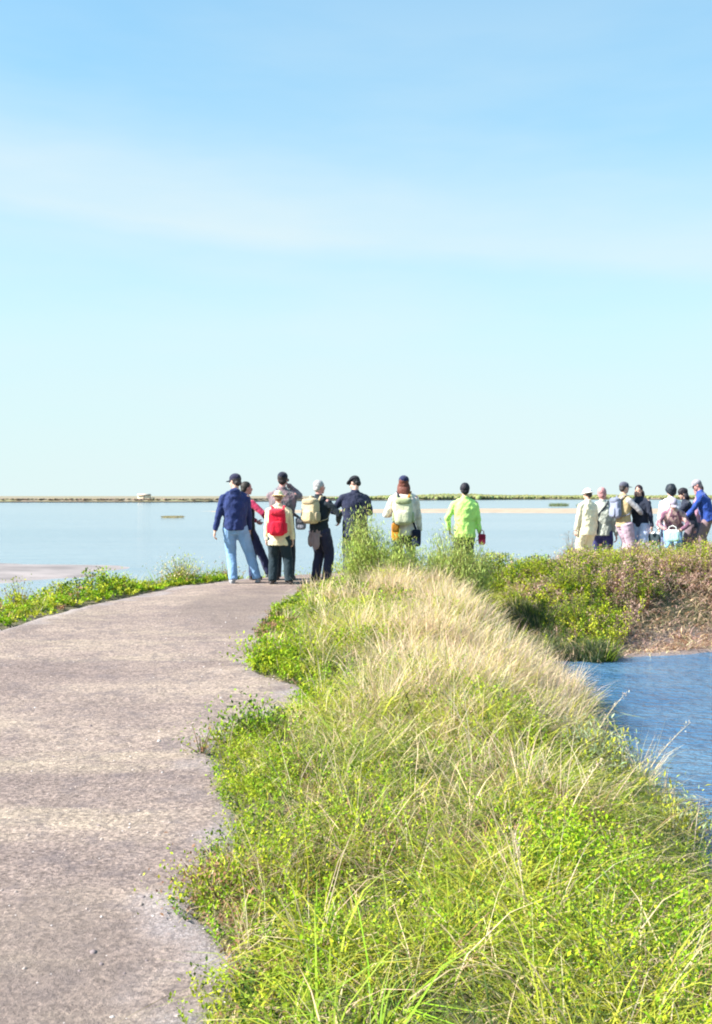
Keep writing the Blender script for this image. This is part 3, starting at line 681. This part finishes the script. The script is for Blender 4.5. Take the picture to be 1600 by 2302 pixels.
class Frame: pass
def person(px, Y, top, yaw, label, group, lean=0, side=0, head=(0, 0), lh=(-.27, .04, .74), rh=(.27, .04, .74), lpole=(-1, -.4, 0), rpole=(1, -.4, 0),
           feet=((-.11, .05), (.11, -.02)), jacket=(.1, .1, .1), hem=.84, loose=1.0, sleeves=None, trousers=(.05, .05, .06), hair=None, hairlong=0,
           bigh=0, cap=None, capbrim=True, hood=False, belt=None, skin='n', plaid=None, curl=.5, shoe=None, crouch=0, legw=1.0, fat=1.0):
    fat *= 1.06; loose *= 1.04; legw *= 1.05
    x = (px - 800) / F * Y; z = gz(x, Y)
    H = CAMZ + (HOR - top) / F * Y - z; s = H / 1.76
    root = empty('person', (x, Y, z), label, 'person', group)
    Rz = Matrix.Rotation(R(yaw), 4, 'Z')
    hip = Vector((0, 0, .93 - crouch)); 
    if lean or crouch or abs(side):   # keep the requested head-top height while leaning
        top_l = (.80 * math.cos(R(lean)) * math.cos(R(side)) + .93 - crouch + .02)
        s = H / top_l
    up = Matrix.Translation(hip) @ Matrix.Rotation(R(-lean), 4, 'X') @ Matrix.Rotation(R(side), 4, 'Y') @ Matrix.Translation((0, 0, -.93))
    U = lambda p: up @ Vector(p)
    upR = up.to_3x3()
    sh = [U((-.172 * fat, 0, 1.385)), U((.172 * fat, 0, 1.385))]
    el = []; wr = []
    for k, (h_, pl) in enumerate(((lh, lpole), (rh, rpole))):
        e, w = ik(sh[k], Vector(h_), .29, .26, pl); el.append(e); wr.append(w)
    hj = [hip + Vector((-.09, 0, -.02)), hip + Vector((.09, 0, -.02))]; kn = []; an = []
    for k in (0, 1):
        t = Vector((feet[k][0], feet[k][1], .09)); kk, aa = ik(hj[k], t, .43, .425, (feet[k][0] * .5, 1, 0)); kn.append(kk); an.append(t if (aa - t).length > .001 and False else aa)
    an = [Vector((a.x, a.y, max(a.z, .09))) for a in an]
    nb = U((0, -.005, 1.47)); hc = U((0, .015, 1.645)); hR = (upR @ Matrix.Rotation(R(head[0]), 3, 'Z') @ Matrix.Rotation(R(-head[1]), 3, 'X'))
    HD = lambda p: hc + hR @ Vector(p)
    rotn = lambda: np.array(hR)
    pr = []
    # torso
    zs = [(.86, .15, .10), (.95, .155, .105), (1.08, .135, .095), (1.22, .15, .105), (1.34, .16, .105), (1.42, .14, .085), (1.47, .07, .06)]
    pr.append(tube([U((0, 0, q[0])) for q in zs], [(q[1], q[2]) for q in zs], 20))
    pr.append(tube([nb - Vector((0, 0, .03)), nb, hc + hR @ Vector((0, -.01, -.05))], [.062, .055, .052], 14))
    pr.append(sph(HD((0, -.012, .022)), (.074, .094, .090), rotn(), 20, 14)); pr.append(sph(HD((0, .03, -.045)), (.056, .062, .068), rotn(), 18, 12))
    pr.append(sph(HD((0, .070, -.088)), (.024, .020, .020), rotn())); pr.append(sph(HD((0, .095, -.018)), (.011, .017, .020), rotn(), 10, 8))
    for q in (-1, 1): pr.append(sph(HD((q * .074, 0, -.008)), (.010, .019, .030), rotn(), 10, 8)); pr.append(sph(HD((q * .034, .062, -.028)), (.02, .02, .02), rotn(), 10, 8))
    for k, sg in ((0, -1), (1, 1)):
        pr.append(sph(sh[k], .056)); pr.append(tube([sh[k], (sh[k] + el[k]) / 2, el[k]], [.054, .048, .040])); pr.append(sph(el[k], .041))
        pr.append(tube([el[k], el[k].lerp(wr[k], .35), wr[k]], [.040, .040, .027]))
        # hand: palm, four fingers with two bends, thumb
        d = (wr[k] - el[k]).normalized(); inn = Vector((-sg, 0, 0)); pn = (inn - d * inn.dot(d))
        pn = pn.normalized() if pn.length > .1 else Vector((0, 0, -1)); sd_ = d.cross(pn).normalized()
        if sd_.y < 0: sd_ = -sd_
        pc = wr[k] + d * .05
        rm = np.array(Matrix((sd_, d, pn)).transposed())
        pr.append(sph(pc, (.041, .052, .017), rm, 14, 10)); pr.append(sph(wr[k], .027))
        for f, (o_, ln) in enumerate(((.030, .070), (.010, .080), (-.010, .074), (-.030, .056))):
            b0 = pc + sd_ * o_ + d * .034; c1 = curl * (1 + .12 * f); d1 = (d * math.cos(c1) + pn * math.sin(c1)); d2 = (d * math.cos(c1 * 2.1) + pn * math.sin(c1 * 2.1))
            b1 = b0 + d1 * ln * .52; b2 = b1 + d2 * ln * .48
            pr.append(tube([b0, b1, b2], [.0095, .0088, .0075], 8)); pr.append(sph(b2, .0078, None, 8, 6))
        t0 = pc + sd_ * .034 - d * .018; t1 = t0 + (sd_ * .7 + d * .6 + pn * .3).normalized() * .034; t2 = t1 + (d + pn * .55).normalized() * .028
        pr.append(tube([t0, t1, t2], [.012, .0105, .0085], 8)); pr.append(sph(t2, .0088, None, 8, 6))
        pr.append(sph(hj[k], .09)); pr.append(tube([hj[k], (hj[k] + kn[k]) / 2, kn[k]], [.086, .074, .054])); pr.append(sph(kn[k], .054))
        pr.append(tube([kn[k], kn[k].lerp(an[k], .3), an[k]], [.050, .052, .034])); pr.append(sph(an[k], .038))
        pr.append(sph(an[k] + Vector((0, .06, -.045)), (.036, .11, .032)))
    def put(name, prims, vox, mat, sm=3, disp=0., ratio=None, clamp=False):
        me = bake(prims, vox, sm, disp, ratio); n = len(me.vertices); co = np.empty(n * 3, np.float32); me.vertices.foreach_get('co', co); co = co.reshape(-1, 3)
        co = (co * s) @ np.array(Rz.to_3x3(), dtype=np.float32).T
        if clamp: co[:, 2] = np.maximum(co[:, 2], .0)
        me.vertices.foreach_set('co', co.ravel()); me.update(); me.name = name
        return link(name, me, mat, root)
    def put0(name, prims, mat):
        V, Q, T = join(prims); V = (V * s) @ np.array(Rz.to_3x3()).T
        return link(name, npmesh(name, V, Q, T, smooth=True), mat, root)
    put('body', pr, .0075, SKINS[skin], 2)
    for q in (-1, 1): put0('eye', [sph(HD((q * .030, .086, .004)), (.013, .007, .008), rotn(), 8, 6)], M_EYE)
    put0('mouth', [sph(HD((0, .0895, -.060)), (.022, .006, .006), rotn(), 8, 6)], M_LIP)
    # jacket / shirt
    jm = cloth(jacket, plaid=plaid); L = loose
    zt = [(hem, .176 * L, .130 * L), (hem + .07, .180 * L, .133 * L), (1.06, .170 * L, .126 * L), (1.20, .186 * fat, .130 * fat), (1.30, .200 * fat, .128 * fat), (1.37, .196 * fat, .118), (1.43, .150 * fat, .100), (1.475, .095, .080)]
    tp = [tube([U((0, -.004, q[0])) for q in zt], [(q[1], q[2]) for q in zt], 24)]
    tp.append(tube([U((0, -.008, 1.44)), U((0, -.006, 1.525))], [.088, .068], 16))
    ap = []
    for k in (0, 1):
        tp.append(tube([U((0, -.004, 1.462)), U(((-1, 1)[k] * .10, -.002, 1.425)), sh[k]], [.062, .062, .062], 12))
        ap += [sph(sh[k] + Vector((0, 0, -.008)), .066), tube([sh[k], (sh[k] + el[k]) / 2, el[k]], [.067, .061, .055]), sph(el[k], .055),
               tube([el[k], el[k].lerp(wr[k], .5), wr[k]], [.055, .050, .041])]
    if hood: tp += [sph(U((0, -.095, 1.475)), (.10, .055, .065), np.array(upR)), sph(U((0, -.10, 1.40)), (.075, .045, .06), np.array(upR))]
    if sleeves is None: put('jacket', tp + ap, .013, jm, 3, .032)
    else: put('vest', tp, .013, jm, 3, .022); put('sleeves', ap, .013, cloth(sleeves), 3, .016)
    # trousers
    tm = cloth(trousers); q0 = hip.z
    pp = [tube([hip + Vector((0, 0, -.14)), hip + Vector((0, 0, -.04)), hip + Vector((0, 0, .10))], [(.11, .10), (.168, .118), (.155, .108)], 20)]
    for k in (0, 1):
        pp += [sph(hj[k], .102), tube([hj[k], (hj[k] + kn[k]) / 2, kn[k], kn[k].lerp(an[k], .5), an[k] + Vector((0, 0, -.03))], [.103 * legw, .094 * legw, .076 * legw, .072 * legw, .066 * legw]), sph(kn[k], .076 * legw)]
    put('trousers', pp, .013, tm, 3, .02, clamp=True)
    for k in (0, 1):
        a = an[k]; o = Vector((.02 if k else -.02, 0, 0))
        put('shoe', [sph(a + Vector((0, .075, -.050)) + o, (.050, .135, .045), None, 16, 10, .8), sph(a + Vector((0, 0, -.02)), (.045, .055, .05)), tube([a + Vector((0, -.05, -.085)), a + Vector((0, .19, -.085)) + o * 1.5], [(.045, .012), (.040, .012)], 12)],
            .009, shoe or M_SHOE, 1, clamp=True)
    if belt:
        bm = cloth(belt)
        put('tied_jumper', [tube([U((0, 0, .80)), U((0, 0, .90)), U((0, 0, .98))], [(.175, .135), (.186, .142), (.17, .13)], 20), sph(U((.04, -.13, .72)), (.09, .03, .14)), sph(U((-.10, -.11, .74)), (.06, .03, .13))], .013, bm, 3, .02)
    if hair is not None:
        hm = plain('hair', hair, .6, .25, 60, .6)
        g = 1 + .45 * bigh
        hp = [sph(HD((0, -.022, .030 + .01 * bigh)), (.083 * g, .098 * g, .092 * g), rotn(), 18, 12), sph(HD((0, -.055, -.03)), (.070 * g, .055 * g, .06 * g), rotn(), 16, 10)]
        if hairlong: hp += [sph(HD((q, -.03, -.07 - .04 * hairlong)), (.042, .05, .06 + .05 * hairlong), rotn(), 14, 10) for q in (-.070, .070)] + [sph(HD((0, -.075, -.10 - .04 * hairlong)), (.095, .035, .05 + .05 * hairlong), rotn(), 14, 10)]
        put('hair', hp, .009, hm, 2, .014 + .03 * bigh)
    if cap is not None:
        cm = cloth(cap)
        cp = [sph(HD((0, -.014, .045)), (.086, .106, .084), rotn(), 20, 12)]
        if capbrim == 'flat': cp.append(sph(HD((0, .01, .055)), (.105, .125, .035), rotn(), 20, 10))
        elif capbrim == 'round': cp.append(sph(HD((0, -.01, .025)), (.14, .15, .012), rotn(), 22, 8))
        elif capbrim: cp.append(sph(HD((0, .115, .028)), (.062, .068, .008), rotn(), 18, 8))
        put('cap', cp, .008, cm, 1)
    f = Frame(); f.U = U; f.s = s; f.Rz = Rz; f.loc = Vector((x, Y, z)); f.root = root; f.wr = wr; f.el = el; f.upR = upR
    f.W = lambda p: f.loc + (Rz.to_3x3() @ (Vector(p) * s)); f.R3 = Rz.to_3x3() @ upR; f.HD = HD; f.hR = hR
    return f

def thing_at(name, W0, label, cat, group=None): return empty(name, tuple(W0), label, cat, group)
def putw(root, name, prims, mat, Mx, bk=None):
    """prims in a local frame, Mx local->world (4x4); stored relative to root"""
    if bk: me = bake(prims, bk, 2); n = len(me.vertices); co = np.empty(n * 3, np.float32); me.vertices.foreach_get('co', co); V = co.reshape(-1, 3).astype(float)
    else: V, Q, T = join(prims)
    A = np.array(Mx); V = V @ A[:3, :3].T + A[:3, 3] - np.array(root.location)
    if bk: me.vertices.foreach_set('co', V.astype(np.float32).ravel()); me.update()
    else: me = npmesh(name, V, Q, T, smooth=True)
    return link(name, me, mat, root)
def backpack(f, c, c2, label, h=.44, w=.30, d=.17, zc=1.20, dx=0):
    m = cloth(c); m2 = cloth(c2)
    ctr = f.U((dx, -.125 - d / 2, zc)); Mx = Matrix.Translation(f.loc) @ f.Rz @ Matrix.Scale(f.s, 4) @ Matrix.Translation(ctr) @ f.upR.to_4x4()
    root = thing_at('backpack', Mx @ Vector((0, 0, -h / 2)), label, 'backpack')
    putw(root, 'main_compartment', [sph((0, 0, 0), (w / 2, d / 2, h / 2), None, 28, 20, .45), sph((0, .01, h * .12), (w * .46, d * .5, h * .42), None, 24, 16, .5)], m, Mx, .012)
    putw(root, 'top_flap', [sph((0, -.012, h * .40), (w * .47, d * .56, h * .13), None, 24, 12, .6)], m2, Mx)
    putw(root, 'front_pocket', [sph((0, -d * .52, -h * .18), (w * .36, d * .24, h * .24), None, 22, 14, .5)], m, Mx)
    for q in (-1, 1):
        putw(root, 'side_pocket', [sph((q * w * .50, 0, -h * .2), (w * .10, d * .34, h * .2), None, 16, 12, .55)], m2, Mx)
        sx = q * .115
        putw(root, 'strap', [tube([(sx * .8, d * .45, h * .40), (sx, d * .5 + .03, h * .62), (sx * 1.1, d * .5 + .12, h * .62), (sx * 1.15, d * .5 + .24, h * .35), (sx * 1.3, d * .5 + .235, h * .0), (sx * 1.6, d * .5 + .12, -h * .3), (sx * 1.1, d * .45, -h * .4)],
                                 [(.022, .008)] * 7, 10)], m2, Mx)
    putw(root, 'handle', [tube([(-.04, d * .3, h * .47), (-.02, d * .3, h * .56), (.02, d * .3, h * .56), (.04, d * .3, h * .47)], [.008] * 4, 8)], m2, Mx)
    return root
def bag(f, p, c, label, w=.28, h=.26, d=.10, strap=True, kind='shoulder_bag', yawb=0, c2=None, cat='bag', drop=.0):
    Mx = Matrix.Translation(f.loc) @ f.Rz @ Matrix.Scale(f.s, 4) @ Matrix.Translation(p) @ Matrix.Rotation(R(yawb), 4, 'Z')
    root = thing_at(kind, Mx @ Vector((0, 0, -h / 2)), label, cat); m = cloth(c); m2 = cloth(c2 or tuple(v * .5 for v in c))
    putw(root, 'bag_body', [sph((0, 0, 0), (w / 2, d / 2, h / 2), None, 26, 18, .5)], m, Mx)
    putw(root, 'flap', [sph((0, -d * .08, h * .24), (w * .51, d * .55, h * .27), None, 22, 14, .55)], m2, Mx)
    if strap:
        b = Matrix(Mx).inverted() @ (Matrix.Translation(f.loc) @ f.Rz @ Matrix.Scale(f.s, 4))
        sgn = 1 if p[0] < 0 else -1
        pts = [b @ Vector(q) for q in [(p[0], p[1], p[2] + h * .4), tuple(f.U((-sgn * .10, -.155, 1.18))), tuple(f.U((sgn * .09, -.12, 1.43))), tuple(f.U((sgn * .11, .0, 1.505))), tuple(f.U((sgn * .08, .14, 1.34))), tuple(f.U((-sgn * .12, .16, 1.08))), (p[0], p[1] + .05, p[2] + h * .4)]]
        putw(root, 'strap', [tube(pts, [(.018, .006)] * len(pts), 10)], m2, Mx)
    else:
        hw = w * .3; putw(root, 'handle', [tube([(-hw, 0, h * .4), (-hw * .8, 0, h * .75), (0, 0, h * .88), (hw * .8, 0, h * .75), (hw, 0, h * .4)], [.009] * 5, 8)], m2, Mx)
    return root
def optics(f, p, label, kind='binoculars', dirv=(0, 1, 0), sc=1.0):
    dv = Vector(dirv).normalized(); q = dv.to_track_quat('Y', 'Z').to_matrix().to_4x4()
    Mx = Matrix.Translation(f.loc) @ f.Rz @ Matrix.Scale(f.s, 4) @ Matrix.Translation(p) @ q
    root = thing_at(kind, Mx @ Vector((0, 0, -.03)), label, 'binoculars' if kind == 'binoculars' else 'camera')
    if kind == 'binoculars':
        for a in (-1, 1): putw(root, 'barrel', [tube([(a * .034, -.06, 0), (a * .034, -.02, 0), (a * .04, .0, 0), (a * .042, .075, 0)], [.018, .020, .027, .030], 16)], M_BLACK, Mx)
        putw(root, 'bridge', [sph((0, 0, 0), (.03, .03, .012), None, 14, 8, .7)], M_BLACK, Mx)
    else:
        putw(root, 'camera_body', [sph((0, 0, 0), (.07, .035, .05), None, 20, 14, .4), sph((0, 0, .045), (.03, .03, .025), None, 14, 10, .6)], M_BLACK, Mx)
        putw(root, 'lens', [tube([(0, .03, 0), (0, .09, 0), (0, .13, 0)], [.034, .036, .038], 18)], M_BLACK, Mx)
    return root

NAVY = (.020, .035, .13); G1 = 'walkers at the bend of the path'; G2 = 'walkers by the pond on the right'
# --- left group
f = person(528, 16.3, 1066, 8, 'man in navy jacket, dark cap and light blue jeans, leftmost on the path', G1, head=(48, 12), lh=(-.33, -.02, .80), rh=(.24, .16, .86),
           feet=((-.03, -.02), (.36, .10)), jacket=NAVY, hem=.86, trousers=(.22, .38, .62), hair=(.05, .04, .04), cap=(.02, .02, .05), hood=True, loose=1.04, legw=1.05, shoe=M_SHOE2)
f = person(553, 16.95, 1083, -55, 'person with dark hair, black coat and crimson sleeves behind the man in navy', G1, head=(-15, 5), lh=(-.16, .30, 1.05), rh=(.18, .30, 1.12),
           feet=((.02, .12), (.14, .42)), jacket=(.018, .022, .03), sleeves=(.42, .03, .09), trousers=(.025, .03, .09), hair=(.03, .025, .02), hem=.72, skin='r', loose=1.1)
f = person(635, 16.85, 1062, -4, 'tall man in grey brown jacket and black cap raising binoculars, behind the child', G1, head=(0, 2), lh=(-.05, .22, 1.56), rh=(.06, .22, 1.56),
           lpole=(-.5, .1, -1), rpole=(.85, -.1, -.9), jacket=(.15, .13, .14), plaid=(.25, .16, .18), hem=.80, trousers=(.03, .035, .045), hair=(.03, .02, .02), cap=(.012, .014, .03), capbrim=False, fat=1.08, loose=1.05,
           feet=((-.10, .05), (.13, 0)), skin='r')
optics(f, Vector((0, .20, 1.64)), 'black binoculars held up by the tall man in grey brown')
bag(f, Vector((.30, -.02, .93)), (.35, .36, .42), 'grey camera bag hanging at the right hip of the tall man', .17, .2, .12)
f = person(626, 16.2, 1104, -3, 'child in cream jacket and pale yellow cap with a red backpack', G1, head=(0, 8), lh=(-.24, .05, .78), rh=(.28, .02, .74), jacket=(.78, .68, .44), hem=.74,
           trousers=(.015, .03, .04), hair=(.2, .13, .07), cap=(.80, .74, .42), capbrim='round', feet=((-.12, 0), (.20, -.03)), fat=1.04, loose=1.1, legw=1.2)
backpack(f, (.68, .010, .040), (.70, .03, .06), 'red backpack with pale patches worn by the child in cream', .50, .32, .18, 1.17)
f = person(717, 16.4, 1080, -38, 'grey haired man in black jacket and dark trousers with a tan backpack', G1, head=(-20, 5), lh=(-.18, .26, 1.08), rh=(.22, .26, 1.05), jacket=(.014, .022, .03), hem=.86,
           trousers=(.022, .022, .05), belt=(.26, .19, .19), hair=(.42, .40, .40), feet=((-.10, .02), (.12, .05)), skin='r', legw=1.15)
backpack(f, (.56, .45, .27), (.40, .32, .20), 'tan canvas backpack worn by the grey haired man', .42, .30, .19, 1.23)
f = person(798, 17.1, 1072, 18, 'man in dark blue grey jacket and black beret looking down, behind the feathery plant', G1, lean=8, side=2, head=(42, 26), lh=(-.16, .34, 1.12), rh=(.14, .36, 1.12), lpole=(-1, -.4, -.3), rpole=(1, -.5, -.4),
           jacket=(.020, .024, .055), hem=.70, trousers=(.45, .44, .56), hair=(.02, .02, .02), cap=(.012, .012, .018), capbrim='flat', fat=1.15, loose=1.2)
optics(f, Vector((0, .42, 1.15)), 'dark camera held in front of the man in the black beret', 'camera')
f = person(908, 17.0, 1070, -6, 'woman with auburn hair, navy cap and cream jacket near the feathery plants', G1, head=(-12, 0), lh=(-.24, .20, 1.12), rh=(.26, .12, .82), lpole=(-.5, -.6, -1), jacket=(.80, .70, .58), plaid=(.62, .56, .50), hem=.78,
           trousers=(.04, .07, .06), hair=(.15, .045, .03), hairlong=1.0, cap=(.02, .024, .07), skin='r', loose=1.08)
backpack(f, (.62, .62, .42), (.36, .40, .22), 'pale olive backpack worn by the woman in the cream jacket', .44, .30, .17, 1.17)
bag(f, Vector((-.13, -.17, .84)), (.80, .33, .03), 'orange bag hanging at the left hip of the woman in cream', .13, .30, .08)
bag(f, Vector((.21, -.10, .74)), (.02, .03, .07), 'dark navy bag at the right hip of the woman in cream', .15, .28, .12)
optics(f, Vector((-.27, .27, 1.14)), 'black camera held out to the left by the woman in cream', 'camera', (-.6, 1, 0))
f = person(1045, 17.6, 1087, 5, 'man in a lime green jacket with black hair, alone right of the path bend', G1, head=(-8, 4), lh=(-.26, .16, .90), rh=(.27, .0, .84), jacket=(.56, .90, .22), hem=.76,
           trousers=(.03, .05, .05), hair=(.015, .012, .02), bigh=.2, loose=1.05, fat=1.04)
bag(f, Vector((.31, -.04, .73)), (.62, .03, .10), 'small crimson bag in the right hand of the man in lime', .13, .2, .09, False, 'hand_bag')
# --- right group
f = person(1321, 20.9, 1099, 30, 'person dressed all in cream with a white sun hat, leftmost of the right group', G2, head=(10, 8), jacket=(.82, .74, .52), trousers=(.84, .76, .50), hair=(.06, .05, .04), cap=(.88, .86, .80), capbrim='round', lh=(-.28, .08, .8), loose=1.15, legw=1.25, hem=.74, fat=1.08)
f = person(1354, 21.7, 1096, -20, 'person with reddish hair, sage shirt and navy trousers beside the figure in cream', G2, head=(-20, 0), jacket=(.42, .44, .38), trousers=(.05, .05, .17), hair=(.50, .24, .24), skin='r', lh=(-.22, .14, .9), legw=1.05)
bag(f, Vector((-.17, -.12, 1.00)), (.03, .035, .05), 'dark bag carried by the person in the sage shirt', .24, .30, .12)
f = person(1402, 20.8, 1084, -72, 'man in tan vest, grey cap and mauve trousers facing right', G2, head=(0, 6), jacket=(.46, .35, .19), sleeves=(.42, .40, .42), trousers=(.46, .34, .42), hair=(.05, .04, .04), cap=(.08, .08, .11), lh=(-.10, .36, 1.10), rh=(.10, .36, 1.10), hem=.84, legw=1.25)
backpack(f, (.24, .26, .36), (.18, .2, .28), 'grey blue backpack worn by the man in the tan vest', .42, .28, .14, 1.22)
f = person(1440, 20.9, 1092, 140, 'dark haired woman in black jacket and pale blue trousers facing the camera', G2, head=(12, 14), side=3, jacket=(.02, .025, .045), trousers=(.46, .52, .70), hair=(.035, .015, .02), hairlong=.5, bigh=0, lh=(-.30, .10, .85), rh=(.24, .16, .90), hem=.86, legw=1.2)
bag(f, Vector((-.32, .0, .62)), (.04, .06, .07), 'black and white tote bag held by the woman in pale blue trousers', .26, .28, .12, False, 'tote_bag', 0, (.7, .75, .75))
f = person(1508, 21.8, 1092, 10, 'person with big black curly hair and white shirt behind the crouching person', G2, head=(0, 8), jacket=(.85, .85, .88), trousers=(.2, .25, .4), hair=(.015, .02, .03), bigh=.75, hem=.86, fat=1.05)
f = person(1512, 20.5, 1122, 165, 'person in mauve jacket and grey cap bending forward towards the camera', G2, lean=32, crouch=.16, head=(5, 6), jacket=(.20, .09, .14), plaid=(.48, .32, .30), trousers=(.20, .38, .60), hair=(.08, .05, .05), cap=(.36, .32, .40), lh=(-.16, .42, .78), rh=(.14, .44, .78), hem=.86)
bag(f, Vector((.02, .50, .66)), (.50, .78, .80), 'pale turquoise bag held by the bending person in the grey cap', .30, .26, .13, False, 'carrier_bag', 0, (.85, .88, .86))
f = person(1554, 21.1, 1099, 75, 'person with black hair and black jacket reaching left, beside the blue jacket', G2, lean=14, head=(10, 10), jacket=(.018, .022, .04), trousers=(.18, .13, .15), hair=(.02, .015, .02), bigh=.3, hairlong=.3, lh=(-.12, .50, 1.05), rh=(.10, .46, 1.00))
f = person(1571, 21.9, 1089, 60, 'person with dark brown hair half hidden behind the blue jacket', G2, head=(40, 0), jacket=(.50, .25, .34), trousers=(.1, .1, .15), hair=(.10, .04, .04), hairlong=.5, skin='r')
f = person(1592, 20.4, 1080, 70, 'man in a bright blue jacket stooping to the left at the right frame edge', G2, lean=18, head=(15, 8), jacket=(.025, .065, .30), trousers=(.24, .16, .17), hair=(.25, .2, .2), cap=(.30, .27, .30), skin='r', fat=1.15, loose=1.15, lh=(-.14, .44, .92), rh=(.14, .44, .98))
bag(f, Vector((-.05, .62, .62)), (.30, .18, .20), 'maroon rucksack standing in front of the stooping man in blue', .34, .36, .2, False, 'rucksack')

# ------------------------------------------------------------------ camera, light, sky
cam = bpy.data.cameras.new('camera'); co = bpy.data.objects.new('camera', cam); col.objects.link(co); scene.camera = co
co.location = (0, 0, CAMZ); pitch = math.atan((1151 - HOR) / F); co.rotation_euler = (math.pi / 2 - pitch, 0, 0)
cam.sensor_fit = 'VERTICAL'; cam.sensor_height = 24; cam.lens = 24 * F / 2302; cam.clip_end = 20000; cam.clip_start = .1
SUN_EL = R(39); az = R(192)      # direction towards the sun measured CCW from +x
sd_v = Vector((math.cos(SUN_EL) * math.cos(az), math.cos(SUN_EL) * math.sin(az), math.sin(SUN_EL)))
sl = bpy.data.lights.new('sun', 'SUN'); sl.energy = 5.0; sl.angle = R(.5); sl.color = (1, .965, .90)
so = bpy.data.objects.new('sun', sl); col.objects.link(so); so.rotation_euler = sd_v.to_track_quat('Z', 'Y').to_euler()
w = bpy.data.worlds.new('World'); scene.world = w; w.use_nodes = True; nt = w.node_tree; bg = nt.nodes['Background']
sky = N(nt, 'ShaderNodeTexSky', sky_type='NISHITA'); sky.sun_disc = False; sky.sun_elevation = SUN_EL
sky.sun_rotation = math.pi / 2 - az; sky.air_density = 1.0; sky.dust_density = .4; sky.ozone_density = 1.0
SKY_STR = .12
K = .378 / SKY_STR
tc = N(nt, 'ShaderNodeTexCoord').outputs['Generated']
sep = N(nt, 'ShaderNodeSeparateXYZ'); nt.links.new(tc, sep.inputs[0])
# thin high veil of cirrus, thicker towards the horizon
ci = noise(nt, mapped(nt, tc, (1.6, 1.6, 7.5), (R(6), R(-9), 0)), 1.0, 5, .55)
veil = ramp(nt, ci, [(.42, 0.0), (.66, .42)])
hz = ramp(nt, sep.outputs['Z'], [(0.0, 1.0), (.12, .92), (.22, .80), (.33, .65), (.46, .50)])
ad = N(nt, 'ShaderNodeMath', operation='MAXIMUM'); nt.links.new(hz, ad.inputs[0])
ml = N(nt, 'ShaderNodeMath', operation='MULTIPLY'); nt.links.new(veil, ml.inputs[0]); nt.links.new(ramp(nt, sep.outputs['Z'], [(.0, 1.0), (.30, .9), (.5, .15)]), ml.inputs[1])
band = N(nt, 'ShaderNodeMath', operation='MULTIPLY_ADD'); nt.links.new(sep.outputs['X'], band.inputs[0]); band.inputs[1].default_value = .10; nt.links.new(sep.outputs['Z'], band.inputs[2])
wob = N(nt, 'ShaderNodeMath', operation='MULTIPLY_ADD'); nt.links.new(noise(nt, mapped(nt, tc, (3, 3, 9)), 1.0, 4, .6), wob.inputs[0]); wob.inputs[1].default_value = .05; nt.links.new(band.outputs[0], wob.inputs[2])
bs = ramp(nt, wob.outputs[0], [(.243, 0.0), (.262, .42), (.30, .34), (.37, 0.0)])
b1 = N(nt, 'ShaderNodeMath', operation='ADD'); nt.links.new(ml.outputs[0], b1.inputs[0]); nt.links.new(bs, b1.inputs[1])
hc_ = ramp(nt, sep.outputs['Z'], [(0.0, (.775, .945, .940)), (.16, (.665, .915, .965)), (.30, (.50, .79, .96)), (.46, (.34, .67, .96))])
hk = mixc(nt, 1.0, hc_, (K, K, K), 'MULTIPLY')
tint = mixc(nt, 1.0, sky.outputs[0], (.57, .885, .88), 'MULTIPLY')
c = mixc(nt, hz, tint, hk)
c = mixc(nt, b1.outputs[0], c, (K * .80, K * .93, K * .97))
nt.links.new(c, bg.inputs['Color']); bg.inputs['Strength'].default_value = SKY_STR
scene.cycles.pixel_filter_type = 'BLACKMAN_HARRIS'; scene.cycles.filter_width = 2.0
vs = scene.view_settings; vs.view_transform = 'Standard'; vs.look = 'None'; vs.gamma = 1; vs.exposure = 1.40
scene.cycles.max_bounces = 6; scene.cycles.diffuse_bounces = 3; scene.cycles.transmission_bounces = 3; scene.cycles.glossy_bounces = 3
